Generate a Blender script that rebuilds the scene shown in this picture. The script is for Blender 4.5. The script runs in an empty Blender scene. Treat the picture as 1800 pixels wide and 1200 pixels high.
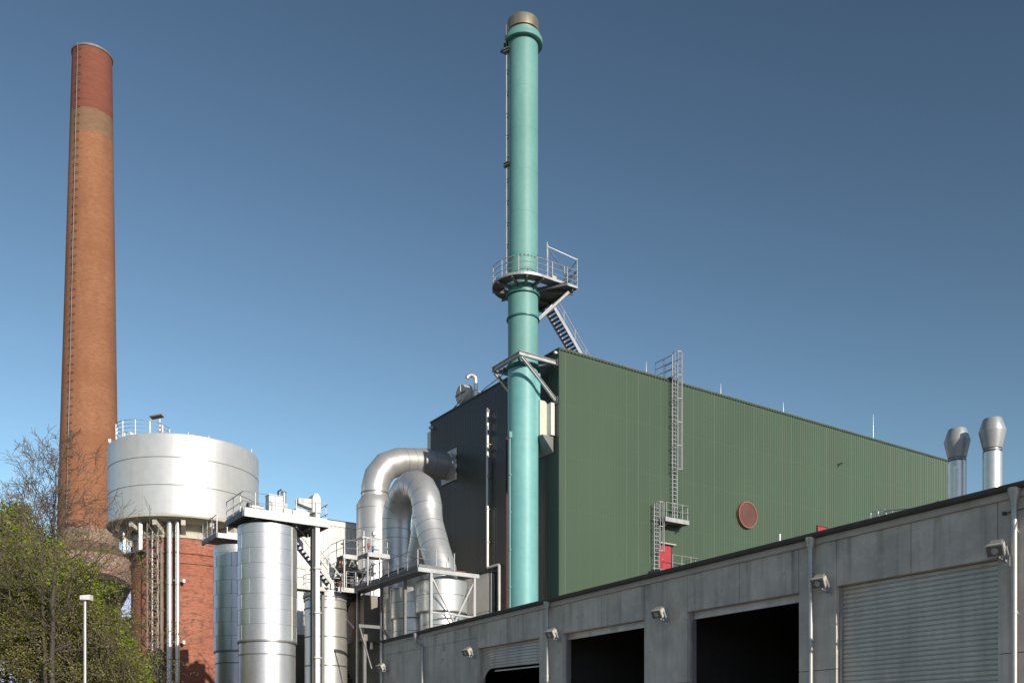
import bpy, math, random
from mathutils import Vector, Matrix
R = math.radians
random.seed(7)
S = bpy.context.scene
C = S.collection
V = Vector
# ------------------------------------------------------------------ camera, sky, sun, exposure
F = 1730.0; HOR = 1330.0; EYE = 1.6                 # focal length and horizon in pixels of the 1800 px wide photograph
YAW = math.atan2(1165, 1730)
FW = V((math.sin(YAW), math.cos(YAW), 0)); RT = V((math.cos(YAW), -math.sin(YAW), 0))
cd = bpy.data.cameras.new('camera'); cam = bpy.data.objects.new('camera', cd); C.objects.link(cam)
cam.location = (0, 0, EYE); cam.rotation_euler = (R(90), 0, -YAW)
cd.sensor_width = 36; cd.lens = 36*F/1800; cd.shift_y = (HOR-600)/1800; cd.clip_start = .1; cd.clip_end = 5000
S.camera = cam
SUN_EL = R(17); SX, SY = -.016, -.99
w = bpy.data.worlds.new('World'); S.world = w; w.use_nodes = True
nt = w.node_tree; bg = nt.nodes['Background']
sky = nt.nodes.new('ShaderNodeTexSky'); sky.sky_type = 'NISHITA'; sky.sun_disc = False
sky.sun_elevation = SUN_EL; sky.sun_rotation = math.atan2(SX, SY)
sky.air_density = 1.0; sky.dust_density = 0.6; sky.ozone_density = 1.4; sky.altitude = 100
hs = nt.nodes.new('ShaderNodeHueSaturation'); hs.inputs['Saturation'].default_value = 0.72; hs.inputs['Value'].default_value = 1.0
nt.links.new(sky.outputs[0], hs.inputs['Color']); gm = nt.nodes.new('ShaderNodeGamma'); gm.inputs[1].default_value = 1.78
tint = nt.nodes.new('ShaderNodeMix'); tint.data_type = 'RGBA'; tint.blend_type = 'MULTIPLY'; tint.inputs[0].default_value = 1; tint.inputs[7].default_value = (.88, 1.0, .94, 1)
nt.links.new(hs.outputs[0], gm.inputs[0]); nt.links.new(gm.outputs[0], tint.inputs[6]); 
cap = nt.nodes.new('ShaderNodeMix'); cap.data_type = 'RGBA'; cap.blend_type = 'DARKEN'; cap.inputs[0].default_value = 1; cap.inputs[7].default_value = (15, 17, 24, 1)
nt.links.new(tint.outputs[2], cap.inputs[6]); nt.links.new(cap.outputs[2], bg.inputs[0])
bg.inputs[1].default_value = 0.043
sl = bpy.data.lights.new('sun', 'SUN'); sl.energy = 4.9; sl.angle = R(.53); sl.color = (1, .92, .80)
so = bpy.data.objects.new('sun', sl); C.objects.link(so)
sd = V((SX*math.cos(SUN_EL), SY*math.cos(SUN_EL), math.sin(SUN_EL)))
so.rotation_euler = sd.to_track_quat('Z', 'Y').to_euler(); so.location = (0, -40, 60)
S.view_settings.view_transform = 'Standard'; S.view_settings.look = 'None'
S.view_settings.exposure = 0; S.view_settings.gamma = 1
S.render.engine = 'CYCLES'
S.cycles.max_bounces = 6

# ------------------------------------------------------------------ helpers
def rd(u): return FW + RT*((u-900)/F)
def at(u, D): p = rd(u)*D; return (p.x, p.y)
def onX(u, x): d = rd(u); D = x/d.x; return d.y*D, D            # y, depth
def onY(u, y): d = rd(u); D = y/d.y; return d.x*D, D            # x, depth
def zz(v, D): return EYE + (HOR-v)/F*D
WL = {}
class MB:
    def __init__(s): s.v = []; s.f = []; s.mi = []; s.m = 0
    def add(s, vs, fs):
        b = len(s.v); s.v += [tuple(p) for p in vs]
        for f in fs: s.f.append(tuple(i+b for i in f)); s.mi.append(s.m)
        return s
    def box(s, x0, x1, y0, y1, z0, z1):
        return s.hexa(x0, x1, y0, y1, z0, z0, z1, z1)
    def hexa(s, x0, x1, y0, y1, zb0, zb1, zt0, zt1):             # bottom / top heights at y0 and y1
        return s.add([(x0,y0,zb0),(x1,y0,zb0),(x1,y1,zb1),(x0,y1,zb1),(x0,y0,zt0),(x1,y0,zt0),(x1,y1,zt1),(x0,y1,zt1)],
              [(0,3,2,1),(4,5,6,7),(0,1,5,4),(1,2,6,5),(2,3,7,6),(3,0,4,7)])
    def bar(s, p, q, w=.05, h=None, up=(0,0,1)):
        h = h or w; p = V(p); q = V(q); d = (q-p).normalized(); up = V(up)
        if abs(d.dot(up)) > .98: up = V((1,0,0))
        a = d.cross(up).normalized()*w/2; b = a.normalized().cross(d)*h/2
        vs = [p-a-b, p+a-b, p+a+b, p-a+b, q-a-b, q+a-b, q+a+b, q-a+b]
        return s.add(vs, [(0,1,2,3),(7,6,5,4),(0,4,5,1),(1,5,6,2),(2,6,7,3),(3,7,4,0)])
    def ibeam(s, p, q, w=.2, h=.3, t=.025):                       # steel I section
        p = V(p); q = V(q); d = (q-p).normalized(); up = V((0,0,1))
        if abs(d.dot(up)) > .98: up = V((1,0,0))
        a = d.cross(up).normalized(); b = a.cross(d).normalized()
        s.bar(p+b*(h/2-t/2), q+b*(h/2-t/2), w, t, up); s.bar(p-b*(h/2-t/2), q-b*(h/2-t/2), w, t, up)
        return s.bar(p, q, t, h-2*t, up)
    def tube(s, pts, r, n=8, cap=True, closed=False):
        pts = [V(p) for p in pts]; rings = []
        rr = r if isinstance(r, (list, tuple)) else [r]*len(pts)
        d = (pts[1]-pts[0]).normalized()
        up = V((0,0,1)) if abs(d.z) < .9 else V((1,0,0))
        a = d.cross(up).normalized(); b = a.cross(d)
        m = len(pts)
        for i, p in enumerate(pts):
            if i == 0: dd = d
            else:
                d1 = (pts[i]-pts[i-1]).normalized()
                dd = d1 if i == m-1 else (d1+(pts[i+1]-pts[i]).normalized()).normalized()
            a = (a-dd*a.dot(dd)).normalized(); b = a.cross(dd)
            k = 1.0
            ring = []
            if 0 < i < m-1:
                d1 = (pts[i]-pts[i-1]).normalized(); c = max(.5, d1.dot(dd)); k = 1/c
                e = (pts[i+1]-pts[i]).normalized()-d1
                e = (e-dd*e.dot(dd)); e = e.normalized() if e.length > 1e-6 else None
            else: e = None
            for j in range(n):
                t = 2*math.pi*j/n
                o = (a*math.cos(t)+b*math.sin(t))*rr[i]
                if e is not None: o = o+e*(o.dot(e)*(k-1))
                ring.append(p+o)
            rings.append(ring)
        vs = [q for g in rings for q in g]; fs = []
        for i in range(m-1):
            for j in range(n):
                k = (j+1) % n; fs.append((i*n+j, (i+1)*n+j, (i+1)*n+k, i*n+k))
        if cap: fs.append(tuple(range(n))); fs.append(tuple(reversed(range((m-1)*n, m*n))))
        return s.add(vs, fs)
    def lathe(s, prof, c=(0,0,0), n=48, axis=None, lean=None, a0=0, a1=2*math.pi):
        full = abs(a1-a0-2*math.pi) < 1e-6; nn = n if full else n+1
        vs = []
        for r, z in prof:
            ox, oy = lean(z) if lean else (0, 0)
            for j in range(nn):
                t = a0+(a1-a0)*j/n
                vs.append((c[0]+ox+r*math.cos(t), c[1]+oy+r*math.sin(t), c[2]+z))
        fs = []
        for i in range(len(prof)-1):
            for j in range(n):
                k = (j+1) % nn; fs.append((i*nn+j, i*nn+k, (i+1)*nn+k, (i+1)*nn+j))
        return s.add(vs, fs)
    def poly(s, pts, z0, z1):                                     # vertical prism
        n = len(pts); vs = [(x,y,z0) for x,y in pts]+[(x,y,z1) for x,y in pts]
        return s.add(vs, [tuple(reversed(range(n))), tuple(range(n,2*n))]+[(i,(i+1)%n,(i+1)%n+n,i+n) for i in range(n)])
    def prismY(s, pts, y0, y1):                                   # profile in (x,z) extruded along y
        n = len(pts); vs = [(x,y0,z) for x,z in pts]+[(x,y1,z) for x,z in pts]
        return s.add(vs, [tuple(range(n)), tuple(reversed(range(n,2*n)))]+[(i,i+n,(i+1)%n+n,(i+1)%n) for i in range(n)])
    def build(s, name, mats, parent=None, smooth=None):
        me = bpy.data.meshes.new(name); o = bpy.data.objects.new(name, me)
        ox = V((0,0,0))
        if parent is not None: ox = WL[parent.name]
        me.from_pydata([(x-ox.x, y-ox.y, z-ox.z) for x,y,z in s.v], [], s.f)
        for m in (mats if isinstance(mats, (list, tuple)) else [mats]): me.materials.append(m)
        me.polygons.foreach_set('material_index', s.mi)
        me.update()
        if smooth:
            me.polygons.foreach_set('use_smooth', [True]*len(s.f)); me.set_sharp_from_angle(angle=R(smooth))
        C.objects.link(o)
        if parent is not None: o.parent = parent; WL[o.name] = ox.copy()
        else: WL[o.name] = V((0,0,0))
        return o
def split(mb, name, mat, parent, smooth=None):               # every separate piece its own part
    n = len(mb.v); par = list(range(n))
    def find(i):
        while par[i] != i: par[i] = par[par[i]]; i = par[i]
        return i
    for f in mb.f:
        for j in f[1:]: par[find(j)] = find(f[0])
    groups = {}
    for f in mb.f: groups.setdefault(find(f[0]), []).append(f)
    out = []
    for fs in groups.values():
        q = MB(); ids = sorted({i for f in fs for i in f}); mp = {a: b for b, a in enumerate(ids)}
        q.add([mb.v[i] for i in ids], [tuple(mp[i] for i in f) for f in fs]); out.append(q.build(name, mat, parent, smooth))
    return out
def tag(o, label, cat, group=None):
    o['label'] = label; o['category'] = cat
    if group: o['group'] = group
    return o
def thing(name, loc, label, cat, group=None):
    o = bpy.data.objects.new(name, None); C.objects.link(o); o.location = loc; o.empty_display_size = .3
    WL[o.name] = V(loc); return tag(o, label, cat, group)
def struct(name, mb, m, smooth=None):
    o = mb.build(name, m, None, smooth); o['kind'] = 'structure'; return o
def dup(root, loc, label, group=None, rotz=None):
    r = root.copy(); C.objects.link(r); r.location = loc; r['label'] = label
    if group: r['group'] = group
    if rotz is not None: r.rotation_euler = (0,0,rotz)
    for ch in list(root.children):
        c = ch.copy(); C.objects.link(c); c.parent = r
        for g in list(ch.children):
            d = g.copy(); C.objects.link(d); d.parent = c
    return r
def lerp(a, b, t): return a+(b-a)*t
def arc(cx, cy, r, a0, a1, n): return [(cx+r*math.cos(lerp(a0,a1,i/n)), cy+r*math.sin(lerp(a0,a1,i/n))) for i in range(n+1)]
def railing(mb, pts, h=1.1, r=.024, mids=(.5,), sp=1.3, toe=.12, tt=.012, posts=True):
    pts = [V(p) for p in pts]
    for k in (1.0,)+tuple(mids):
        mb.tube([p+V((0,0,h*k)) for p in pts], r if k == 1 else r*.8, 6)
    last = None; acc = 0
    for i in range(len(pts)-1):
        a, b = pts[i], pts[i+1]; L = (b-a).length
        if toe: mb.bar(a+V((0,0,toe/2)), b+V((0,0,toe/2)), tt, toe)
    # posts by walking the polyline
    tot = sum((pts[i+1]-pts[i]).length for i in range(len(pts)-1)); n = max(1, round(tot/sp))
    for k in range(n+1):
        d = tot*k/n
        for i in range(len(pts)-1):
            L = (pts[i+1]-pts[i]).length
            if d <= L+1e-6: p = pts[i].lerp(pts[i+1], min(1, d/L)); break
            d -= L
        mb.bar(p-V((0,0,.08)), p+V((0,0,h)), r*1.9)
    return mb

# ------------------------------------------------------------------ materials
def newmat(name):
    m = bpy.data.materials.new(name); m.use_nodes = True; n = m.node_tree; return m, n, n.nodes['Principled BSDF']
def N(n, t, **k):
    o = n.nodes.new(t)
    for a, b in k.items(): setattr(o, a, b)
    return o
def mathn(n, op, a, b=None, c=None):
    o = N(n, 'ShaderNodeMath', operation=op)
    for i, x in enumerate((a, b, c)):
        if x is None: continue
        if isinstance(x, (int, float)): o.inputs[i].default_value = x
        else: n.links.new(x, o.inputs[i])
    return o.outputs[0]
def noise(n, vec, sc, detail=4, rough=.55):
    o = N(n, 'ShaderNodeTexNoise'); o.inputs['Scale'].default_value = sc; o.inputs['Detail'].default_value = detail; o.inputs['Roughness'].default_value = rough
    n.links.new(vec, o.inputs['Vector']); return o.outputs['Fac']
def mapping(n, vec, sc): 
    o = N(n, 'ShaderNodeMapping'); o.inputs['Scale'].default_value = sc; n.links.new(vec, o.inputs['Vector']); return o.outputs[0]
def ramp(n, fac, a, b, lo=0, hi=1):
    o = N(n, 'ShaderNodeMapRange'); o.inputs[1].default_value = a; o.inputs[2].default_value = b; o.inputs[3].default_value = lo; o.inputs[4].default_value = hi
    n.links.new(fac, o.inputs[0]); return o.outputs[0]
def mix(n, f, a, b, mode='MIX'):
    o = N(n, 'ShaderNodeMix', data_type='RGBA', blend_type=mode)
    for i, x in ((0, f), (6, a), (7, b)):
        if isinstance(x, (int, float)): o.inputs[i].default_value = x
        elif isinstance(x, tuple): o.inputs[i].default_value = (*x[:3], 1)
        else: n.links.new(x, o.inputs[i])
    return o.outputs[2]
def bump(n, b, h, st, dist=.02):
    o = N(n, 'ShaderNodeBump'); o.inputs['Strength'].default_value = st; o.inputs['Distance'].default_value = dist
    n.links.new(h, o.inputs['Height']); n.links.new(o.outputs[0], b.inputs['Normal'])
def surf(name, c1, c2=None, sc=.6, rough=.5, rv=.12, metal=0, streak=.0, sc2=(3,3,.25), fine=8, bmp=0, bsc=None, spec=.5):
    m, n, b = newmat(name); tc = N(n, 'ShaderNodeTexCoord').outputs['Object']
    c2 = c2 or tuple(x*.8 for x in c1)
    f = ramp(n, noise(n, tc, sc, 5), .3, .7)
    col = mix(n, f, c1, c2)
    st = noise(n, mapping(n, tc, sc2), 1.0, 5)
    if streak: col = mix(n, ramp(n, st, .5, .75, 0, streak), col, tuple(x*.45 for x in c1))
    col = mix(n, ramp(n, noise(n, tc, fine, 3), .3, .7, 0, .22), col, tuple(x*.62 for x in c2))
    n.links.new(col, b.inputs['Base Color'])
    b.inputs['Metallic'].default_value = metal
    n.links.new(ramp(n, st, .3, .7, max(.03, rough-rv), rough+rv), b.inputs['Roughness'])
    if bmp: bump(n, b, noise(n, mapping(n, tc, bsc or sc2), 1.0, 3), bmp, .03)
    return m
def brickmat(name, c1, c2, c3, mortar, r=4.0, band=None, stain=.4):
    m, n, b = newmat(name); tc = N(n, 'ShaderNodeTexCoord').outputs['Object']
    sp = N(n, 'ShaderNodeSeparateXYZ'); n.links.new(tc, sp.inputs[0])
    if r:
        a = mathn(n, 'MULTIPLY', mathn(n, 'ARCTAN2', sp.outputs[1], sp.outputs[0]), r)
    else: a = mathn(n, 'ADD', sp.outputs[0], sp.outputs[1])
    cb = N(n, 'ShaderNodeCombineXYZ'); n.links.new(a, cb.inputs[0]); n.links.new(sp.outputs[2], cb.inputs[1])
    vec = cb.outputs[0]
    bt = N(n, 'ShaderNodeTexBrick'); bt.inputs['Scale'].default_value = 1; bt.inputs['Brick Width'].default_value = .26; bt.inputs['Row Height'].default_value = .085
    bt.inputs['Mortar Size'].default_value = .008; bt.inputs['Bias'].default_value = .0
    bt.inputs['Color1'].default_value = (*c1, 1); bt.inputs['Color2'].default_value = (*c2, 1); bt.inputs['Mortar'].default_value = (*mortar, 1)
    n.links.new(vec, bt.inputs['Vector'])
    col = bt.outputs['Color']
    rows = noise(n, mapping(n, vec, (.8, 3.2, 1)), 1.0, 7, .72)
    col = mix(n, ramp(n, rows, .52, .62, 0, .75), col, c3)
    col = mix(n, ramp(n, noise(n, mapping(n, vec, (1.6, 4.5, 1)), 1.0, 7, .8), .5, .6, 0, .65), col, tuple(x*.5 for x in c3))
    col = mix(n, ramp(n, noise(n, mapping(n, vec, (.5, .12, 1)), 1.0, 5), .45, .75, 0, stain), col, tuple(x*.45 for x in c1))
    col = mix(n, ramp(n, noise(n, mapping(n, vec, (.02, .22, 1)), 1.0, 4, .7), .42, .6, 0, .45), col, tuple(x*.6 for x in c1))
    if band:
        for z0, z1, cc, k in band:
            e = mathn(n, 'ADD', sp.outputs[2], ramp(n, noise(n, mapping(n, vec, (1.2, 1.2, 1)), 1.0, 3), 0, 1, -.25, .25))
            g = mathn(n, 'MULTIPLY', mathn(n, 'GREATER_THAN', e, z0), mathn(n, 'LESS_THAN', e, z1))
            bc = mix(n, ramp(n, rows, .4, .65), cc, tuple(x*.6 for x in cc))
            col = mix(n, mathn(n, 'MULTIPLY', g, k), col, bc)
    n.links.new(col, b.inputs['Base Color']); b.inputs['Roughness'].default_value = .9
    bump(n, b, bt.outputs['Fac'], -.4, .01)
    return m
def hallmat(name, c, seam, rows, axis):
    m, n, b = newmat(name); tc = N(n, 'ShaderNodeTexCoord').outputs['Object']
    sp = N(n, 'ShaderNodeSeparateXYZ'); n.links.new(tc, sp.inputs[0]); h = sp.outputs[axis]; z = sp.outputs[2]
    col = mix(n, ramp(n, noise(n, mapping(n, tc, (.25,.25,.1)), 1, 3), .35, .65), c, tuple(x*.9 for x in c))
    # sheet to sheet tone
    sh = N(n, 'ShaderNodeTexWhiteNoise', noise_dimensions='1D'); n.links.new(mathn(n, 'FLOOR', mathn(n, 'DIVIDE', h, 1.12)), sh.inputs['W'])
    col = mix(n, mathn(n, 'MULTIPLY', sh.outputs['Value'], .16), col, tuple(x*.75 for x in c))
    # lap seams, rubbed pale on some sheets
    fr = mathn(n, 'FRACT', mathn(n, 'DIVIDE', h, 1.12))
    ln = mathn(n, 'LESS_THAN', fr, .045)
    col = mix(n, mathn(n, 'MULTIPLY', ln, mathn(n, 'MULTIPLY', sh.outputs['Value'], .8)), col, seam)
    # rows of screw heads
    for zr in rows:
        q = mathn(n, 'LESS_THAN', mathn(n, 'ABSOLUTE', mathn(n, 'SUBTRACT', z, zr)), .04)
        p = mathn(n, 'LESS_THAN', mathn(n, 'FRACT', mathn(n, 'DIVIDE', h, .28)), .3)
        col = mix(n, mathn(n, 'MULTIPLY', mathn(n, 'MULTIPLY', p, q), .35), col, seam)
    n.links.new(col, b.inputs['Base Color']); b.inputs['Roughness'].default_value = .42
    return m
def concmat(name, c=(.63,.565,.495)):
    m, n, b = newmat(name); tc = N(n, 'ShaderNodeTexCoord').outputs['Object']
    sp = N(n, 'ShaderNodeSeparateXYZ'); n.links.new(tc, sp.inputs[0])
    col = mix(n, ramp(n, noise(n, tc, .6, 7, .62), .38, .62), c, tuple(x*.72 for x in c))
    col = mix(n, ramp(n, noise(n, tc, 2.2, 6, .65), .5, .72, 0, .6), col, tuple(x*1.18 for x in c))
    bd = noise(n, mapping(n, tc, (7, 7, .3)), 1, 3)
    col = mix(n, ramp(n, bd, .48, .66, 0, .25), col, tuple(x*.55 for x in c))
    st = noise(n, mapping(n, tc, (2.6, 2.6, .2)), 1, 6, .65)
    top = ramp(n, sp.outputs[2], 4.2, 6.7, .05, .6)
    col = mix(n, mathn(n, 'MULTIPLY', ramp(n, st, .5, .68), top), col, (.07,.07,.068))
    pt = noise(n, tc, 1.1, 8, .72)
    col = mix(n, ramp(n, pt, .6, .66, 0, .5), col, (.12,.115,.11))
    vo = N(n, 'ShaderNodeTexVoronoi'); vo.inputs['Scale'].default_value = 5; n.links.new(tc, vo.inputs['Vector'])
    col = mix(n, mathn(n, 'MULTIPLY', mathn(n, 'LESS_THAN', vo.outputs['Distance'], .05), .6), col, (.05,.05,.05))
    n.links.new(col, b.inputs['Base Color']); b.inputs['Roughness'].default_value = .8
    bump(n, b, bd, .25, .02)
    return m
def leafmat(name, a, b_, sc=2.5):
    m, n, b = newmat(name); tc = N(n, 'ShaderNodeTexCoord').outputs['Object']
    col = mix(n, ramp(n, noise(n, tc, sc, 2), .35, .65), a, b_)
    col = mix(n, ramp(n, noise(n, tc, 25, 1), .4, .6, 0, .5), col, tuple(x*1.5 for x in b_))
    n.links.new(col, b.inputs['Base Color']); b.inputs['Roughness'].default_value = .6
    tr = N(n, 'ShaderNodeBsdfTranslucent'); n.links.new(col, tr.inputs[0])
    ms = N(n, 'ShaderNodeMixShader'); ms.inputs[0].default_value = .35
    n.links.new(b.outputs[0], ms.inputs[1]); n.links.new(tr.outputs[0], ms.inputs[2]); n.links.new(ms.outputs[0], n.nodes['Material Output'].inputs[0])
    return m

M = {}
M['green'] = hallmat('green_cladding', (.052,.088,.045), (.10,.135,.08), (18.9, 22.6, 26.2, 29.7), 0)
M['dark'] = hallmat('dark_cladding', (.036,.042,.035), (.09,.09,.075), (18.9, 22.6, 26.2), 1)  # darker, greyer base colour than the green cladding
M['green_trim'] = surf('green_trim', (.052,.082,.045), rough=.4)
M['roof'] = surf('roof_felt', (.12,.12,.115), rough=.9)
M['teal'] = surf('teal_paint', (.155,.35,.315), (.125,.30,.27), sc=.35, rough=.55, rv=.06, streak=.15, sc2=(1.6,1.6,.07), fine=3, bmp=.15)
M['teal_low'] = surf('teal_paint_lower', (.20,.47,.455), (.14,.38,.37), sc=.3, rough=.5, rv=.06, streak=.2, sc2=(1.3,1.3,.06), fine=2.5, bmp=.15)
M['teal_dark'] = surf('teal_flange', (.04,.21,.18), rough=.4)
M['cap'] = surf('weathered_steel_cap', (.36,.33,.25), (.24,.21,.15), sc=.9, rough=.5, metal=.6, streak=.4)
M['galv'] = surf('galvanised_steel', (.50,.50,.49), (.40,.40,.40), sc=2, rough=.5, metal=.55)
M['galv_dark'] = surf('grating_steel', (.22,.22,.22), (.17,.17,.17), sc=2, rough=.6, metal=.3)
M['alu'] = surf('aluminium_cladding', (.68,.675,.66), (.58,.58,.57), sc=.5, rough=.38, rv=.05, metal=.74, streak=.16, sc2=(1.8,1.8,.12), fine=5, bmp=.3, bsc=(2.2,2.2,.12))
M['alu_duct'] = surf('duct_cladding', (.68,.665,.635), (.56,.55,.53), sc=.5, rough=.39, rv=.06, metal=.62, streak=.12, sc2=(1.5,1.5,.5), fine=6, bmp=.25, bsc=(1.5,1.5,1.5))
M['alu_bright'] = surf('bright_cladding', (.76,.74,.68), (.68,.66,.61), sc=.4, rough=.34, rv=.05, metal=.7, streak=.12, sc2=(2.4,2.4,.06), bmp=.15)
M['seam_soft'] = surf('duct_seam', (.30,.295,.28), rough=.5, metal=.6)
M['seam'] = surf('sheet_seam', (.20,.20,.19), rough=.5, metal=.6)
M['seam_pale'] = surf('sheet_seam_pale', (.75,.74,.68), rough=.35, metal=.6)
M['tank'] = surf('silver_painted_tank', (.70,.695,.67), (.62,.62,.60), sc=.2, rough=.42, rv=.03, metal=.42, streak=.3, sc2=(1.2,1.2,.1), fine=1.5, bmp=.06)
M['tank_seam'] = surf('tank_seam', (.22,.22,.21), rough=.6)
M['cream'] = surf('cream_concrete', (.58,.55,.45), (.46,.43,.35), sc=1, rough=.85, streak=.4)
M['brick'] = brickmat('red_brick', (.48,.155,.085), (.34,.105,.062), (.17,.07,.05), (.32,.24,.19), 4.3)
M['chimney'] = brickmat('chimney_brick', (.36,.14,.058), (.28,.105,.048), (.34,.165,.08), (.22,.15,.11), 3.0,
    [(71.5, 99, (.21,.058,.038), .8), (69.0, 71.5, (.20,.14,.085), .65), (24.2, 26.2, (.34,.26,.19), .75)], .5)
M['oldtank'] = surf('peeling_painted_concrete', (.36,.29,.24), (.36,.17,.13), sc=.9, rough=.9, streak=.5, fine=3)
M['oldroof'] = surf('brown_tank_roof', (.22,.14,.09), (.16,.11,.07), sc=1, rough=.9, streak=.3)
M['conc'] = concmat('cast_concrete')
M['conc_pale'] = surf('pale_concrete_ledge', (.56,.52,.46), (.44,.41,.37), sc=.8, rough=.85, streak=.35)
M['gutter'] = surf('dark_zinc_gutter', (.105,.105,.105), (.075,.075,.075), sc=1.5, rough=.6, metal=.3)
M['zinc'] = surf('zinc_pipe', (.52,.51,.48), (.42,.41,.39), sc=2.5, rough=.42, metal=.6)
M['shutter'] = surf('shutter_slats', (.58,.53,.48), (.50,.46,.42), sc=.8, rough=.45, metal=.35, streak=.3)
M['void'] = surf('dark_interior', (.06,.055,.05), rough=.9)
M['red'] = surf('red_door_paint', (.42,.04,.045), rough=.45)
M['darkred'] = surf('dark_red_paint', (.09,.012,.015), rough=.5)
M['terracotta'] = surf('red_mesh_screen', (.14,.058,.045), (.10,.042,.035), sc=1.2, rough=.8, fine=14)
M['salmon'] = surf('salmon_rim', (.34,.12,.10), rough=.5)
M['white'] = surf('white_sheet', (.74,.73,.68), (.68,.67,.62), rough=.5)
M['whitish'] = surf('pale_panel', (.62,.62,.50), (.50,.53,.42), sc=1.2, rough=.6)
M['grey_cap'] = surf('grey_vent_cap', (.40,.41,.40), (.36,.37,.365), rough=.45, metal=.3)
M['glass'] = surf('lamp_glass', (.16,.16,.15), (.10,.10,.10), sc=6, rough=.12)
M['housing'] = surf('lamp_housing', (.52,.50,.44), (.42,.40,.35), sc=4, rough=.5)
M['bark'] = surf('bark', (.085,.068,.05), (.06,.05,.038), sc=6, rough=.9)
M['mast'] = surf('weathered_mast_paint', (.26,.23,.18), (.19,.165,.13), sc=4, rough=.7)
M['twig'] = surf('twig_bark', (.14,.105,.075), (.11,.085,.06), sc=3, rough=.9)
M['leaf'] = leafmat('spring_leaves', (.33,.38,.03), (.18,.25,.02), 1.2)
M['bud'] = leafmat('budding_leaves', (.29,.30,.05), (.17,.18,.04), 1.5)
M['pale_paving'] = surf('pale_paving', (.27,.25,.22), (.23,.215,.19), sc=.4, rough=.9, fine=30)  # unseen yard surface, toned pale to bounce sunlight onto shaded walls
M['soil'] = surf('ground_mixed', (.22,.20,.16), (.16,.165,.10), sc=.05, rough=.95)
M['slate'] = surf('slate_roof', (.10,.115,.13), (.08,.09,.105), rough=.6)
M['blue'] = surf('blue_valve', (.03,.25,.62), rough=.4)
M['redv'] = surf('red_valve', (.55,.08,.03), rough=.4)
M['stained'] = surf('stained_steel', (.30,.285,.25), (.20,.185,.16), sc=.6, rough=.5, metal=.6, streak=.6, sc2=(1.6,1.6,.1))
M['rust'] = surf('rust', (.22,.09,.04), rough=.8)

# ------------------------------------------------------------------ ground
g = MB(); g.add([(-3000,-3000,-.01),(3000,-3000,-.01),(3000,3000,-.01),(-3000,3000,-.01)], [(0,1,2,3)]); struct('ground', g, M['soil'])
g = MB(); g.add([(-8,-40,.004),(95,-40,.004),(95,100,.004),(-8,100,.004)], [(0,1,2,3)]); struct('yard_paving', g, M['pale_paving'])

# ------------------------------------------------------------------ the green hall
HX, HY, HX2, HY2, HZ = 40.9, 54.9, 87.3, 73.1, 30.0
hall = thing('factory_hall', (0,0,0), 'huge windowless hall clad in green ribbed sheet with dark left end wall', 'building')
def ribs(a, b, pitch=.28, d=.016):
    out = []; x = a
    while x < b-.001:
        for t, k in ((0,0),(.56,0),(.64,-d),(.92,-d)):
            q = x+pitch*t
            if q < b: out.append((q, k))
        x += pitch
    out.append((b, 0)); return out
pr = ribs(HX, HX2); m = MB()
vs = [(x, HY-k*1.0-.0, z) for z in (0, HZ) for x, k in pr]; n_ = len(pr)
m.add(vs, [(i, i+1, i+1+n_, i+n_) for i in range(n_-1)]); m.build('wall', M['green'], hall)
pr = ribs(HY+.06, HY2, .26); m = MB(); n_ = len(pr)
vs = [(HX-k, y, z) for z in (0, HZ) for y, k in pr]
m.add(vs, [(i+1, i, i+n_, i+1+n_) for i in range(n_-1)]); m.build('wall', M['dark'], hall)['label'] = 'dark ribbed end wall'
m = MB().box(HX+.1, HX2, HY2-.05, HY2, 0, HZ); m.box(HX2-.05, HX2, HY+.1, HY2-.06, 0, HZ); m.build('wall', M['dark'], hall)
m = MB().box(HX+.15, HX2-.1, HY+.15, HY2-.1, HZ-.5, HZ-.08); m.build('roof', M['roof'], hall)
m = MB()   # corner profile and parapet trim
m.box(HX-.03, HX+.12, HY-.045, HY+.05, 0, HZ-.1)
m.box(HX-.04, HX2+.05, HY-.08, HY+.14, HZ-.1, HZ+.03); m.build('parapet_trim', M['green_trim'], hall)
m = MB().box(HX-.06, HX+.14, HY+.145, HY2+.03, HZ-.1, HZ+.02); m.build('parapet_trim', M['dark'], hall)
m = MB()
for i in range(150):
    x = HX+.2+i*.308
    m.box(x, x+.1, HY-.084, HY-.06, HZ-.14, HZ-.102)
m.build('trim_clips', M['roof'], hall)
m = MB(); m.tube([(HX+.3,HY+.05,HZ+.12),(HX2-.3,HY+.05,HZ+.12)], .012, 5)
for i in range(24): m.box(HX+.5+i*1.95, HX+.54+i*1.95, HY+.03, HY+.07, HZ+.03, HZ+.12)
m.build('roof_edge_wire', M['galv'], hall)
# stair box behind the far end
m = MB().box(HX+.1, HX+3, HY2+.0, HY2+.75, 0, 29.3); m.build('end_strip', M['white'], hall)
# round screened vent
vx, vD = onY(1311, HY); vz = zz(905.5, vD)
rv = thing('round_vent', (vx, HY, vz), 'round terracotta coloured mesh vent on the green wall', 'vent')
m = MB(); n = 40
vs = [(vx+1.0*math.cos(2*math.pi*j/n), HY-.22, vz+1.0*math.sin(2*math.pi*j/n)) for j in range(n)]
m.add(vs, [tuple(range(n))]); m.build('mesh_screen', M['terracotta'], rv)
m = MB(); prof = [(1.06,-.0),(1.06,-.26),(.98,-.26),(.98,-.2)]
vs = [(vx+r*math.cos(2*math.pi*j/n), HY+y, vz+r*math.sin(2*math.pi*j/n)) for r, y in prof for j in range(n)]
m.add(vs, [(i*n+j, i*n+(j+1)%n, (i+1)*n+(j+1)%n, (i+1)*n+j) for i in range(3) for j in range(n)]); m.build('rim', M['salmon'], rv, 40)
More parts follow.
